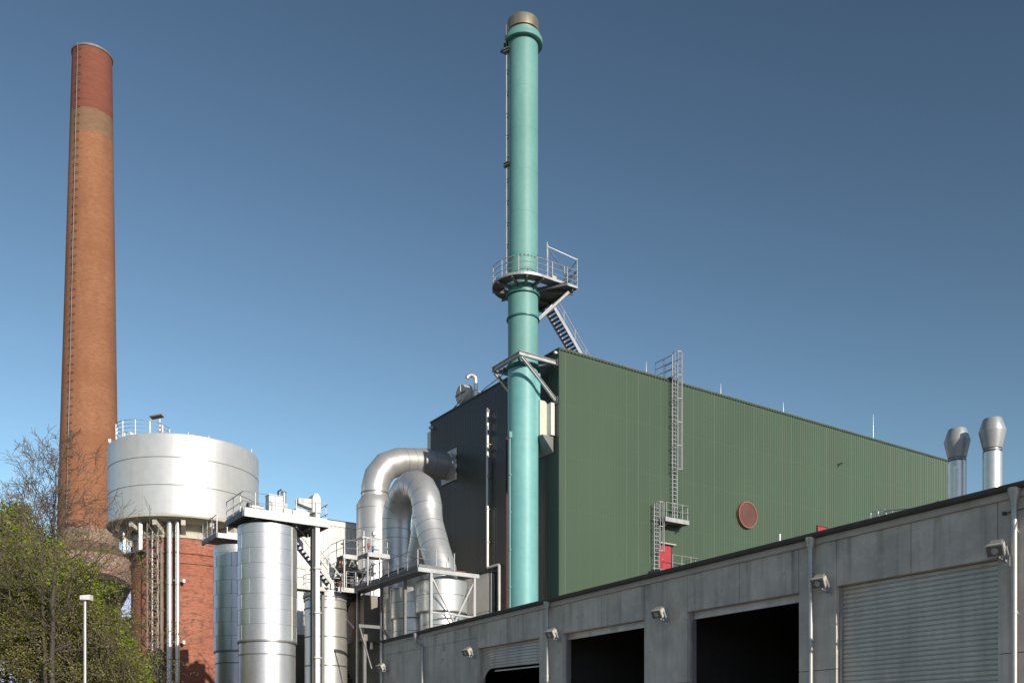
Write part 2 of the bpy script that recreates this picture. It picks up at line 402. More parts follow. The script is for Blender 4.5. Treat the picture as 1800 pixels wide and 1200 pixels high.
# red doors
def hdoor(u0, u1, zt, zb, label):
    x0, _ = onY(u0, HY); x1, _ = onY(u1, HY)
    d = thing('steel_door', (x0, HY-.06, zb), label, 'door')
    MB().box(x0, x1, HY-.09, HY-.04, zb, zt).build('door_leaf', M['red'], d)
    fr = MB(); fr.box(x0-.07, x0-.003, HY-.11, HY-.03, zb, zt+.07); fr.box(x1+.003, x1+.07, HY-.11, HY-.03, zb, zt+.07); fr.box(x0-.002, x1+.002, HY-.11, HY-.03, zt+.003, zt+.07)
    fr.build('door_frame', M['darkred'], d)
    if zt < 20: MB().box(x0-.3, x1+.3, HY-.35, HY-.01, zt+.08, zt+.16).build('canopy', M['cream'], d)
    MB().bar((x0+.15, HY-.13, zb+1.0), (x0+.3, HY-.13, zb+1.0), .03).build('handle', M['galv'], d)
    return x0, x1
hdoor(1158, 1178, 17.45, 15.4, 'red steel door under a pale canopy beside the lower ladder')
hdoor(1436, 1453, 21.2, 19.1, 'red door whose top just shows above the gutter, right of the round vent')
# caged ladders on the wall
def ladder(x, y, z0, z1, cz0, cz1, label, side=1, wid=.46, rc=.36, brk=2.4):
    t = thing('caged_ladder', (x, y, z0), label, 'ladder')
    m = MB()
    for s in (-1, 1): m.bar((x+s*wid/2, y, z0), (x+s*wid/2, y, z1), .06)
    m.build('side_rails', M['galv'], t)
    m = MB(); k = int((z1-z0)/.3)
    for i in range(k): m.bar((x-wid/2, y, z0+.2+i*.3), (x+wid/2, y, z0+.2+i*.3), .035)
    m.build('rungs', M['galv'], t)
    m = MB(); z = cz0; hoops = max(2, round((cz1-cz0)/1.9))
    for i in range(hoops+1):
        zc = lerp(cz0, cz1, i/hoops)
        pts = [(x+wid/2, y, zc)]+[(x+rc*math.cos(a), y-.32-rc*math.sin(a), zc) for a in [math.pi*j/8 for j in range(9)]]+[(x-wid/2, y, zc)]
        m.tube(pts, .022, 5)
    for a in (.25, 1.0, 1.57, 2.14, 2.9):
        xx, yy = x+rc*math.cos(a), y-.32-rc*math.sin(a); m.bar((xx,yy,cz0), (xx,yy,cz1), .032)
    m.build('safety_cage', M['galv'], t)
    m = MB(); z = z0+.8
    while z < min(z1, HZ)-.3:
        for s in (-1, 1): m.bar((x+s*wid/2, y, z), (x+s*wid/2, HY-.03, z), .05)
        m.bar((x-wid/2-.12, y+.02, z), (x+wid/2+.12, y+.02, z), .05); z += brk*1.5
    split(m, 'wall_bracket', M['galv'], t)
    return t
lx, lD = onY(1186, HY-.28)
ladder(lx, HY-.28, 19.3, 31.3, 23.1, 31.9, 'tall caged ladder climbing the green wall up to the roof edge')
l2, _ = onY(1154, HY-.28)
ladder(l2, HY-.28, 14.8, 20.4, 16.8, 20.4, 'short lower caged ladder on the green wall left of the red door')
t = thing('roof_guard_rail', (lx-1.5, HY-.1, HZ), 'small pair of guard rails on the roof edge at the top of the tall ladder', 'railing')
m = MB()
for xr_ in (lx-.5, lx+.5): m = MB(); railing(m, [(xr_, HY-.55, HZ+.15), (xr_, HY+1.3, HZ+.15)], 1.5, .03, (.33,.66), .9, 0); m.build('rail', M['galv'], t)
MB().box(lx-.45, lx+.45, HY-.35, HY+.5, HZ+.04, HZ+.1).build('step_plate', M['galv_dark'], t)
t = thing('wall_landing', (lx, HY, 19.2), 'small steel landing with guard rail below the tall ladder', 'platform')
x0, _ = onY(1170, HY-1.05); x1, _ = onY(1211, HY-1.05)
MB().box(x0, x1, HY-1.05, HY-.02, 19.1, 19.22).build('deck', M['galv_dark'], t)
m = MB(); m.box(x0-.01, x1+.01, HY-1.08, HY-1.053, 19.0, 19.32); m.box(x1+.003, x1+.03, HY-1.05, HY-.02, 19.0, 19.3); m.box(x0-.03, x0-.003, HY-1.05, HY-.02, 19.0, 19.3)
m.build('edge_channel', M['galv'], t)
m = MB(); railing(m, [(x0+.1,HY-1.03,19.3),(x1,HY-1.03,19.3),(x1,HY-.1,19.3)], 1.1, .026, (.5,), .9, 0); m.build('railing', M['galv'], t)
m = MB()
for x in (x0+.4, x1-.4): m.bar((x,HY-.95,19.05),(x,HY-.02,18.5),.07); m.bar((x,HY-1.0,19.05),(x,HY-.02,19.05),.08)
split(m, 'bracket', M['galv_dark'], t)
t = thing('door_landing', (x0, HY, 15.3), 'landing rail in front of the red door, mostly hidden by the gutter', 'platform')
MB().box(l2-.6, l2+3.3, HY-1.3, HY-.02, 15.25, 15.37).build('deck', M['galv_dark'], t)
m = MB(); railing(m, [(l2+.7,HY-1.25,15.4),(l2+3.25,HY-1.25,15.4),(l2+3.25,HY-.1,15.4)], 1.15, .026, (.5,), .9, 0); m.build('railing', M['galv'], t)
m = MB()
for x in (l2, l2+3): m.bar((x,HY-1.2,15.2),(x,HY-.02,14.3),.08)
split(m, 'bracket', M['galv_dark'], t)
# lightning rods
rod = None
for u, v0, h, lab in ((1136, 650, .9, 'short lightning rod on the roof edge left of the tall ladder'), (1267, 690, 1.1, 'short lightning rod on the green roof just right of the tall ladder'),
                   (1377, 722, .9, 'short lightning rod midway along the green roof edge'), (1535, 770, 2.2, 'tallest lightning rod, near the far end of the green roof')):
    x, D = onY(u, HY+.6)
    if rod is None or h == 2.2:
        t = thing('lightning_rod', (x, HY+.6, HZ-.1), lab, 'lightning rod', 'lightning rods on the hall roof')
        m = MB(); m.tube([(x,HY+.6,HZ-.1),(x,HY+.6,HZ+h*.6),(x,HY+.6,HZ+h+.3)], [.035,.03,.012], 6); m.build('rod', M['galv'], t)
        MB().box(x-.18,x+.18,HY+.42,HY+.78,HZ-.09,HZ+.0).build('foot', M['roof'], t)
        if rod is None: rod = t
    else: dup(rod, (x, HY+.6, HZ-.1), lab)
x, D = onY(1475, HY-.1); z = zz(816, D)
t = thing('wall_hook', (x, HY-.05, z), 'small black hook bracket high on the green wall', 'bracket')
m = MB(); m.bar((x,HY-.02,z),(x,HY-.45,z+.08),.06); m.bar((x,HY-.45,z+.08),(x-.16,HY-.45,z-.16),.05); m.build('hook', M['void'], t); MB().box(x-.09,x+.09,HY-.06,HY-.03,z-.12,z+.1).build('plate', M['void'], t)
# roof fan and gooseneck
y, D = onX(813, 41.7); z = zz(693, D)
t = thing('roof_fan', (41.7, y, HZ), 'round grey drum of a fan on the roof edge above the dark wall', 'fan')
def latheX(prof, x0, y0, z0, n=32):
    m = MB(); vs = [(x0+xx, y0+r*math.cos(2*math.pi*j/n), z0+r*math.sin(2*math.pi*j/n)) for r, xx in prof for j in range(n)]
    m.add(vs, [(i*n+j, i*n+(j+1)%n, (i+1)*n+(j+1)%n, (i+1)*n+j) for i in range(len(prof)-1) for j in range(n)]); return m
m = latheX([(.01,0),(.76,0),(.78,.05),(.78,.62),(.84,.64),(.84,.72),(.6,.74),(.6,1.6)], 41.5, y, z); m.build('drum', M['housing'], t, 35)
m = MB(); m.box(41.46,41.498,y-.05,y+.05,z-.76,z+.76); m.build('bar', M['white'], t); MB().box(41.44,41.495,y-.77,y-.055,z-.03,z+.03).box(41.44,41.495,y+.055,y+.77,z-.03,z+.03).build('bar', M['gutter'], t)
MB().box(41.6,43.2,y-.5,y+.5,HZ-.06,z-.75).build('base_frame', M['galv_dark'], t)
y, D = onX(836, 42.2)
t = thing('gooseneck_pipe', (42.2, y, HZ), 'silver gooseneck vent pipe beside the roof fan', 'pipe')
b = zz(663, D)
m = MB(); pts = [(42.2,y,HZ-.05),(42.2,y,b-.2)]+[(42.2-.36*(1-math.cos(a))*.85, y+.36*(1-math.cos(a))*.5, b-.2+.36*math.sin(a)) for a in [math.pi*j/8*.9 for j in range(1,9)]]
m.tube(pts, .18, 16, True); m.build('pipe', M['alu_bright'], t, 40)
m = MB()
for q in (HZ+.7, HZ+1.3): m.lathe([(.182,0),(.195,0),(.195,.05),(.182,.05)], (42.2,y,q), 16)
m.build('collar', M['seam'], t)
t = thing('roof_cable', (HX+.2, 66, HZ), 'thin dark cable stretched above the edge of the dark wall', 'cable')
m = MB(); ya, D = onX(880, HX+.1); yb, D2 = onX(851, HX+.1); yc, _ = onX(822, HX+.3); yd, _ = onX(795, HX+.1)
m.tube([(HX+.1,ya-1,HZ+.55),(HX+.1,yb,HZ+.25),(HX+.1,yb+.7,HZ+.04)], .03, 6); m.tube([(HX+.1,yc+.7,HZ+.45),(HX+.1,yd,HZ+.04)], .04, 6); split(m, 'cable', M['gutter'], t)
# pipes on the dark wall
X_ = HX-.26
y1, D1 = onX(857, X_); y2, D2 = onX(877.5, X_)
t = thing('vent_pipe', (X_, y1, 16), 'long pale silver pipe running down the dark wall and jogging right', 'pipe')
za = zz(724, D1); zb = zz(998, D1)
m = MB(); M['pipe_white'] = surf('sunlit_pipe_zinc', (.72,.71,.66), (.62,.61,.57), sc=1.5, rough=.4, metal=.3)  # zinc whitened, sunlight on the pipe put into its colour
m.tube([(X_-.0,y1-.15,za-.0),(X_,y1-.03,za+.12),(X_,y1,za),(X_,y1,zb+.08),(X_,y1-.1,zb),(X_,y2+.1,zb),(X_,y2,zb-.1),(X_,y2,0)], .11, 10); m.build('pipe', M['pipe_white'], t, 40)
m = MB()
for z in (za-2.5, za-5, za-7.5, za-10): m.box(X_-.12,HX-.01,y1-.12,y1+.12,z,z+.06)
split(m, 'pipe_clamp', M['galv'], t)
y3, D3 = onX(889.5, HX-.12)
t = tag(MB().box(HX-.16, HX-.02, y3-.09, y3+.09, 0, zz(765, D3)).build('cable_duct', M['darkred']), 'narrow dark red vertical cable duct on the dark wall left of the teal chimney', 'cable duct')
# louvre box on the dark wall
ya, D = onX(869, HX-.1); xb, _ = onY(860, ya); yb, _ = onX(818, xb)
t = thing('filter_housing', (xb, ya, 0), 'flat grey filter housing on the dark wall behind the steel frame', 'housing')
MB().box(xb, HX-.05, ya, yb+3, 0, 15.6).build('casing', M['alu_duct'], t)
m = MB(); m.box(xb-.03, HX-.05, ya-.03, yb+3.03, 15.603, 15.72)
for i in range(9): m.box(xb-.02, xb+.08, ya+.1+i*.42, ya+.22+i*.42, 15.72, 15.9)
m.build('top_rim', M['gutter'], t)
m = MB()
for z in (6.5, 9.6, 12.7): m.box(xb-.012, xb-.001, ya+.02, yb+3, z, z+.04)
m.build('seam', M['seam'], t)
# small lamps near the dark wall's top corner
y, D = onX(977, HX-.1); z = zz(620, D)
t = thing('wall_lamp', (HX, y, z), 'tiny pale wall lamp near the roof corner above the bracket frame', 'lamp'); MB().box(HX-.25,HX-.03,y-.09,y+.09,z-.07,z+.07).build('housing', M['white'], t); MB().box(HX-.3,HX-.253,y-.06,y+.06,z-.05,z+.05).build('glass', M['glass'], t)
y, D = onX(759, HX-.1); z = zz(752, D)
t = thing('wall_lamp', (HX, y, z), 'tiny pale wall lamp at the far left top corner of the dark wall', 'lamp'); MB().box(HX-.3,HX-.03,y-.12,y+.12,z-.09,z+.09).build('housing', M['white'], t); MB().box(HX-.35,HX-.303,y-.08,y+.08,z-.06,z+.06).build('glass', M['glass'], t)

# ------------------------------------------------------------------ teal steel chimney
CX, CY = 39.32, 57.0
st = thing('steel_chimney', (CX, CY, 0), 'tall slender teal steel chimney standing close to the dark wall', 'chimney')
def lat(prof, mat, name, par=st, n=64, sm=40): return MB().lathe(prof, (CX,CY,0), n).build(name, mat, par, sm)
lat([(1.06,33.95),(1.06,51.9)], M['teal'], 'upper_shaft')
lat([(1.06,29.0),(1.06,33.85)], M['teal'], 'middle_shaft')
lat([(1.075,0),(1.075,28.7)], M['teal_low'], 'lower_shaft')
for z, r, h in ((33.88,1.2,.1),(32.25,1.17,.1),(28.74,1.19,.22)):
    lat([(1.0,z),(r,z),(r,z+h),(1.0,z+h)], M['teal_dark'], 'flange')
for zs in (36.6,39.5,42.4,45.3,48.2): lat([(1.0,zs),(1.066,zs),(1.066,zs+.03),(1.0,zs+.03)], M['teal'], 'weld_seam')
for zs in (6,9.5,13,16.6,20.2,23.6): lat([(1.0,zs),(1.081,zs),(1.081,zs+.03),(1.0,zs+.03)], M['teal_low'], 'weld_seam')
# collar, open where the ladder passes
aL = math.atan2(-RT.y, -RT.x)
m = MB(); c0 = aL+.38; c1 = aL-.10+2*math.pi
m.lathe([(1.06,51.62),(1.36,51.58),(1.38,51.6),(1.38,51.86),(1.36,51.9),(1.06,51.9)], (CX,CY,0), 56, a0=c0, a1=c1)
m.lathe([(1.06,51.9),(1.22,51.9),(1.22,52.2),(1.06,52.2)], (CX,CY,0), 56, a0=c0, a1=c1)
m.build('collar', M['teal'], st, 40)
m = MB(); p = V((CX,CY,0))-RT*1.28-FW*.1
m.box(p.x-.24,p.x+.24,p.y-.24,p.y+.24,51.1,51.18); m.build('rest_plate', M['teal_dark'], st)
lat([(1.0,52.2),(1.0,52.45),(1.10,52.45),(1.10,53.15),(1.08,53.2),(1.02,53.2),(1.02,52.5)], M['cap'], 'cap')
# teal flue inlet with taper
m = MB(); x0, x1, y0, y1 = CX, 40.1, 56.0, 57.9
m.add([(x0,y0,24.2),(x1,y0,24.2),(x1,y1,24.2),(x0,y1,24.2),(x0,y0,28.4),(x1,y0,28.4),(x1,y1,28.4),(x0,y1,28.4),(x0,y0+.35,22.6),(x0+.25,y0+.35,22.6),(x0+.25,y1-.3,22.6),(x0,y1-.3,22.6)],
   [(4,5,6,7),(0,1,5,4),(1,2,6,5),(2,3,7,6),(8,9,1,0),(9,10,2,1),(10,11,3,2),(8,11,10,9)]); m.build('flue_inlet', M['teal_low'], st, 30)
# ladder on the left of the shaft
for (za, zb) in ((34.7,51.4),(51.4,52.9)):
    m = MB(); c = V((CX,CY,0))-RT*1.18
    for s in (-1,1):
        q = c+FW*.2*s; m.bar((q.x,q.y,za),(q.x,q.y,zb),.05)
    k = int((zb-za)/.28)
    for i in range(k):
        a = c+FW*.2; b_ = c-FW*.2; z = za+.1+i*.28; m.bar((a.x,a.y,z),(b_.x,b_.y,z),.03)
        e = c-FW*.28-RT*.06; 
    m.build('ladder', M['galv'], st)
m = MB(); z = 36.0
while z < 51:
    for s in (-1,1):
        a = V((CX,CY,z))-RT*.95+FW*.2*s; b_ = V((CX,CY,z))-RT*1.2+FW*.2*s; m.bar(a, b_, .09, .07)
    z += 1.53
split(m, 'ladder_bracket', M['teal'], st)
for z in (51.0, 43.05):
    m = MB(); a = V((CX,CY,z))-RT*1.35-FW*.35; b_ = V((CX,CY,z+.1))-RT*.95-FW*.5; m.bar(a, b_, .3, .05); m.bar(a-V((0,0,.18)), b_-V((0,0,.18)), .3, .04); m.build('rest_plate', M['galv_dark'], st)
# ring platform with a deck towards the roof
PZ = 34.62; PR = 2.16; PX = 42.5; PB = 59.1
dk = arc(CX, CY, PR, math.pi*.5, math.pi*1.5, 28)+[(PX, CY-PR), (PX, PB)]
m = MB(); inner = arc(CX, CY, 1.3, math.pi*.5, math.pi*1.5, 28)
# half ring and rectangle built as rings of quads so that the shaft passes through
n = 28; o_ = arc(CX, CY, PR, math.pi*.5, math.pi*1.5, n)
vs = [(x,y,z) for z in (PZ-.06, PZ) for (x,y) in inner+o_]; k = n+1
fs = []
for i in range(n):
    fs += [(i, i+1, k+i+1, k+i), (2*k+i, 3*k+i, 3*k+i+1, 2*k+i+1), (k+i, k+i+1, 3*k+i+1, 3*k+i)]
m.add(vs, fs)
m.box(CX, PX, CY-PR, CY-1.3, PZ-.06, PZ); m.box(CX, PX, CY+1.3, PB, PZ-.06, PZ); m.box(CX+1.3, PX, CY-1.3, CY+1.3, PZ-.06, PZ)
m.build('platform_deck', M['galv_dark'], st)
m = MB(); edge = [(x,y,PZ-.02) for x,y in arc(CX, CY, PR, math.pi*.5, math.pi*1.5, 28)]+[(PX,CY-PR,PZ-.02),(PX,PB-1.2,PZ-.02)]
for a, b_ in zip(edge, edge[1:]): m.bar(a, b_, .03, .17)
m.build('platform_rim', M['galv'], st)
m = MB(); re = [(x,y,PZ) for x,y in arc(CX, CY, PR, math.pi*.5, math.pi*1.5, 24)]+[(PX,CY-PR,PZ),(PX,PB-1.3,PZ)]
railing(m, re, 1.15, .027, (.33,.66), 1.35, 0); m.build('railing', M['galv'], st)
m = MB()
for a in [math.radians(q) for q in (100, 140, 180, 215, 243, 275, 310)]:
    L = PR+.0 if a < math.pi*1.52 else 3.2 if a > 5 else 2.2
    p = V((CX+1.05*math.cos(a), CY+1.05*math.sin(a), PZ-.3)); q = V((CX+L*math.cos(a), CY+L*math.sin(a), PZ-.16))
    m.ibeam(p, q, .14, .22)
m.ibeam((CX+1,CY-.6,PZ-.2),(PX,CY-1.6,PZ-.2),.14,.22); m.ibeam((CX+1,CY+.6,PZ-.2),(PX,CY+.6,PZ-.2),.14,.22); m.ibeam((CX+1,CY+1.3,PZ-.2),(PX,PB-.2,PZ-.2),.14,.22)
m.ibeam((PX-.35,CY-PR+.1,PZ-.2),(PX-.35,PB-.1,PZ-.2),.12,.2)
m.build('deck_beams', M['galv_dark'], st)
m = MB(); m.ibeam((PX-.45,CY-1.75,PZ-.3),(CX+.95,CY-.55,32.35),.16,.18); m.ibeam((PX-.35,CY-.3,PZ-.3),(CX+1.05,CY+.1,32.35),.16,.18); m.build('brace', M['galv'], st)
m = MB()   # provisional scaffold rails, taller than the platform railing
a0 = (CX+.62, CY-PR+.15); c0 = (CX+1.3, CY-PR+1.0); a1 = (PX-.02, CY-PR+.05); c1 = (PX+.0, CY-.6)
for (x,y), h in ((a0,2.5),(c0,2.9),(a1,2.05),(c1,2.1)): m.bar((x,y,PZ),(x,y,PZ+h),.055)
m.bar((*a0,PZ+2.35),(*c0,PZ+2.75),.05); m.bar((*a0,PZ+1.5),(*c0,PZ+1.7),.045)
m.bar((*c0,PZ+2.75),(*a1,PZ+1.95),.05); m.bar((*a0,PZ+2.2),(*c1,PZ+1.75),.045); m.bar((*a1,PZ+1.9),(*c1,PZ+1.3),.05); m.bar((*a1,PZ+1.2),(PX-.0,CY+1.5,PZ+.5),.045)
m.bar((*a1,PZ+1.1),(PX,CY-.2,PZ+.6),.045)
m.build('scaffold_rail', M['galv'], st)
x0 = 40.62
m = MB().box(x0, x0+.34, 55.25, 55.6, PZ+.02, PZ+.5); m.build('junction_box', M['cream'], st)
m = MB()
for i in range(11):
    a = math.radians(168+i*14.5); x, y = CX+1.07*math.cos(a), CY+1.07*math.sin(a); m.box(x-.045,x+.045,y-.045,y+.045,36.35,36.43)
split(m, 'lifting_lug', M['teal_dark'], st)
# conduit on the front left of the lower shaft
q = V((CX,CY,0))-RT*.92-FW*.72; zt = zz(770, 68.6)
m = MB(); m.tube([(q.x,q.y,0),(q.x,q.y,zt)], .06, 8); m.box(q.x-.13,q.x+.13,q.y-.13,q.y+.13,zt,zt+.42)
z = 3
while z < zt: m.box(q.x-.09,q.x+.09,q.y-.09,q.y+.09,z,z+.08); z += 2.6
m.build('conduit', M['teal'], st)

# flue duct into the hall
fd = thing('flue_duct', (40.4, 56.5, 24), 'short pale boxed flue duct between the teal chimney and the dark wall', 'duct')
MB().box(39.95, 40.55, 55.85, 57.8, 24.05, 26.5).build('panel', M['whitish'], fd)
MB().box(40.553, HX-.04, 55.35, 58.1, 24.05, 26.3).build('flange', M['white'], fd)
m = MB(); m.prismY([(39.9,24.0),(HX-.04,24.0),(HX-.04,22.9)], 55.5, 57.9); m.build('support_wedge', M['galv_dark'], fd)
# bracket frame round the chimney
fx, fy0, fy1, fz = 37.87, 55.2, 58.6, 29.05
bf = thing('bracket_frame', (HX, 56.9, fz), 'square grey steel bracket frame holding the teal chimney at roof height', 'bracket')
m = MB(); m.ibeam((fx-.1,fy0,fz),(HX-.03,fy0,fz),.22,.3); m.build('arm', M['galv'], bf); m = MB(); m.ibeam((fx-.1,fy1,fz),(HX-.03,fy1,fz),.22,.3); m.build('arm', M['galv'], bf)
m = MB(); m.ibeam((fx,fy0+.12,fz),(fx,fy1-.12,fz),.22,.3); m.build('cross_beam', M['galv'], bf)
m = MB(); m.ibeam((fx+.1,fy0,fz-.2),(HX-.05,fy0,26.45),.18,.2); m.build('brace', M['galv'], bf)
m = MB(); m.ibeam((fx+.1,fy1,fz-.2),(HX-.05,fy1,26.45),.18,.2); m.build('brace', M['galv'], bf)
m = MB(); 
for y in (fy0, fy1):
    for z in (fz, 26.45): m.box(HX-.06,HX-.0,y-.22,y+.22,z-.25,z+.25)
split(m, 'wall_plate', M['galv_dark'], bf)
m = MB()
for a in (45,135,225,315):
    a = R(a); m.bar((CX+1.1*math.cos(a),CY+1.1*math.sin(a),fz-.05),(CX+2.0*math.cos(a),CY+2.0*math.sin(a),fz-.05),.14,.16)
split(m, 'tie', M['galv_dark'], bf)
# stair from platform to roof
ss = thing('steel_stair', (44.5, 58.4, HZ), 'steep steel stair from the chimney platform down to the hall roof', 'stair')
sy0, sy1 = 57.95, 58.95; A = V((42.6, 0, 34.62)); B = V((46.7, 0, 29.95))
for y in (sy0, sy1): MB().bar((A.x,y,A.z),(B.x,y,B.z),.06,.26).build('stringer', M['galv'], ss)
m = MB(); k = 21
for i in range(k):
    p = A.lerp(B, (i+.5)/k); m.box(p.x-.13,p.x+.13,sy0+.04,sy1-.04,p.z-.02,p.z+.02)
m.build('treads', M['galv_dark'], ss)
m = MB(); u = V((0,0,1.0))
for y in (sy0,):
    a = V((A.x,y,A.z)); b_ = V((B.x,y,B.z)); m.tube([a+u, b_+u], .026, 6); m.tube([a+u*.55, b_+u*.55], .02, 6)
    for i in range(5): p = a.lerp(b_, i/4); m.bar(p, p+u, .045)
m.build('handrail', M['galv'], ss)

# ------------------------------------------------------------------ big silver duct from the hall
def seams(m, p, q, r, n, w=.035, k=.006, seg=28):
    p = V(p); q = V(q); d = (q-p).normalized()
    for i in range(n):
        c = p.lerp(q, (i+.5)/n); m.tube([c-d*w/2, c+d*w/2], r+k, seg, True)
ye = 69.95
ya, D = onX(801, HX-.1); yb, _ = onX(776, HX-.1)
t = thing('wall_duct', (34.2, 70.05, 0), 'big silver duct bending out of the dark wall and down, on the far left', 'duct')
Z1 = 25.4; vx_, vy_ = 34.25, 70.1
path = [(HX-.05,ye,Z1),(38.6,ye,Z1+.02),(36.35,ye+.1,25.1),(35.2,ye+.12,24.55),(34.5,vy_,23.65),(vx_,vy_,22.7),(vx_,vy_,21.9)]
MB().tube(path, 1.08, 40).build('elbow', M['alu_duct'], t, 25)
MB().lathe([(1.08,21.9),(1.08,22.0),(1.12,21.9),(1.46,21.3),(1.46,10)], (vx_,vy_,0), 40).build('riser', M['alu_duct'], t, 30)
m = MB(); m.lathe([(1.08,22.2),(1.12,22.2),(1.12,22.3),(1.08,22.3)], (vx_,vy_,0), 40)
for z in (20.9, 19.3, 17.6, 15.8, 14): m.lathe([(1.45,z),(1.47,z),(1.47,z+.04),(1.45,z+.04)], (vx_,vy_,0), 40)
for a, b_, k in ((path[1],path[2],3),(path[0],path[1],2)): seams(m, a, b_, 1.08, k)
m.build('seam', M['seam_soft'], t, 30)
m = MB(); z0, z1 = zz(842, D), zz(787, D)
m.box(HX-.12, HX-.05, ya, yb, z0, z1); m.build('wall_plate', M['galv'], t)
# inverted Y duct feeding the two cyclones
DX = 30.9
t = thing('cyclone_duct', (DX, 57, 0), 'silver arched duct forking into two legs above the cyclones', 'duct')
r = .97; yb1, yb0, zc = 60.0, 55.65, 17.35; rb = (yb1-yb0)/2; ym = (yb0+yb1)/2
p = [(DX,yb1,9.0),(DX,yb1,zc-.35)]+[(DX, ym+rb*math.cos(a), zc+rb*math.sin(a)) for a in [math.pi*(j+.5)/9 for j in range(9)]]+[(DX,yb0,zc-.4)]
arch = MB().tube(p, r, 40).build('arch', M['alu_duct'], t, 22)
m = MB(); m.tube([(DX,yb0,zc+.1),(DX,yb0-.15,zc-.7),(DX,54.5,14.6),(DX+.05,53.9,13.4),(DX+.1,53.8,12.3)], r*.97, 40); m.build('leg', M['alu_duct'], t, 22)
m = MB(); m.tube([(DX,yb0+.1,zc-.3),(DX,yb0+.3,zc-1.0),(DX,56.8,14.0),(DX,57.2,12.9),(DX,57.3,11.6)], r*.9, 40); m.build('leg', M['alu_duct'], t, 22)
m = MB()
seams(m, (DX,yb1,9.5), (DX,yb1,zc-.35), r, 6); 
for i in range(1, len(p)-1): 
    a = V(p[i]); d = (V(p[i+1])-V(p[i-1])).normalized(); m.tube([a-d*.018, a+d*.018], r*(1.008 if 1 < i < len(p)-2 else 1.01), 40)
seams(m, (DX,yb0-.15,zc-.7),(DX,54.5,14.6), r*.97, 3); seams(m, (DX,yb0+.3,zc-1.0),(DX,56.8,14.0), r*.9, 2)
m.build('seam', M['seam_soft'], t, 30)
# cyclones
def cyclone(y, r1, lab, mat, lo):
    t = thing('cyclone', (DX, y, 0), lab, 'cyclone', 'silver cyclones under the long platform')
    MB().lathe([(.1,12.56),(r1-.05,12.56),(r1,12.5),(r1,10.62),(r1-.04,10.56),(r1-lo,10.56)], (DX,y,0), 48).build('drum', mat, t, 30)
    MB().lathe([(r1-lo,10.55),(r1-lo,4.5),(.6,1.5),(.6,0)], (DX,y,0), 48).build('lower_drum', mat, t, 30)
    m = MB()
    for z in (11.6,): m.lathe([(r1-.01,z),(r1+.008,z),(r1+.008,z+.03),(r1-.01,z+.03)], (DX,y,0), 48)
    for z in (9.75,8.8,7.8): m.lathe([(r1-lo-.01,z),(r1-lo+.008,z),(r1-lo+.008,z+.03),(r1-lo-.01,z+.03)], (DX,y,0), 48)
    m.build('seam', M['seam'], t)
    return t
cyclone(53.8, 1.66, 'wide silver cyclone drum standing behind the cross braced steel frame', M['alu_bright'], .27)
cyclone(57.35, 1.62, 'silver cyclone drum left of and behind the cross braced frame', M['alu_bright'], .15)
# long platform
LZ = 12.95
lp = thing('long_platform', (28.2, 56, LZ), 'long steel walkway with railing running below the forked duct', 'platform')
m = MB(); m.box(28.35,29.4,52.05,61.9,LZ-.1,LZ); m.box(29.4,32.4,52.05,52.75,LZ-.1,LZ); m.box(32.35,32.45,52.75,56,LZ-.1,LZ); m.build('deck', M['galv_dark'], lp)
m = MB(); m.ibeam((28.25,52.0,LZ-.12),(28.25,62,LZ-.12),.1,.24); m.build('edge_beam', M['galv_dark'], lp)
m = MB(); m.box(28.2,32.5,51.9,52.0,LZ-.24,LZ+.0); m.build('edge_beam', M['galv'], lp)
m = MB(); railing(m, [(28.25,61.0,LZ),(28.25,57.0,LZ),(28.25,52.0,LZ),(31.0,51.98,LZ),(31.0,53.0,LZ)], 1.12, .026, (.5,), 1.25, 0); m.build('railing', M['galv'], lp)
m = MB(); m.bar((28.25,52.02,LZ+.1),(28.25,62,LZ+.1),.015,.15); m.bar((28.25,51.93,LZ+.1),(30.5,51.93,LZ+.1),.015,.2); m.build('toe_board', M['galv_dark'], lp)
x_, _ = onY(757.5, 52.0); xr, _ = onY(833.5, 52.0)
for (x, y) in ((x_,52.0),(xr,52.0)): MB().bar((x,y,0),(x,y,LZ-.25),.16).build('post', M['galv'], lp)
for u in (712, 670.5):
    y, _ = onX(u, 28.6); MB().bar((28.6,y,0),(28.6,y,LZ-.25),.17).build('post', M['galv_dark'], lp)
m = MB(); m.bar((x_,52.0,LZ-.4),(lerp(x_,xr,1.05),52.0,7.2),.09); m.build('brace', M['galv'], lp)
m = MB(); m.bar((xr,52.06,LZ-.5),(x_+.2,52.06,7.0),.09); m.build('brace', M['galv'], lp)
zc_ = zz(1076,59.6); m = MB(); m.bar((x_,51.95,zc_),(xr,51.95,zc_-.1),.1); m.build('brace', M['galv'], lp)
y, _ = onX(670.5,28.6); m = MB(); m.bar((28.6,y,10.05),(28.6,y-2.9,7.6),.12); m.bar((28.6,y+.05,10.0),(27.0,y+.05,10.0),.12,.2); m.bar((27.05,y+.05,10.0),(27.9,y,7.3),.08); m.build('brace', M['galv_dark'], lp)
m = MB(); m.tube([(28.9,52.6,LZ+.05),(29.5,52.2,LZ+.08),(30.9,52.1,LZ+.05),(31.6,52.1,LZ+.08)], .05, 6); m.build('rusty_bar', M['rust'], lp)
# hoses on the walkway
t = thing('hose_bundle', (28.8, 58, LZ), 'bundle of dark hoses lying along the long walkway', 'hose')
for k in range(3):
    m = MB(); m.tube([(28.7+.1*k,60.5,LZ+.1+k*.17),(28.75+.08*k,58.6,LZ+.03+k*.17),(28.75,56.6,LZ+.12+k*.17),(28.7,54.6,LZ+.1+k*.17)], .05, 6); m.build('hose', M['galv'] if k == 1 else M['void'], t)
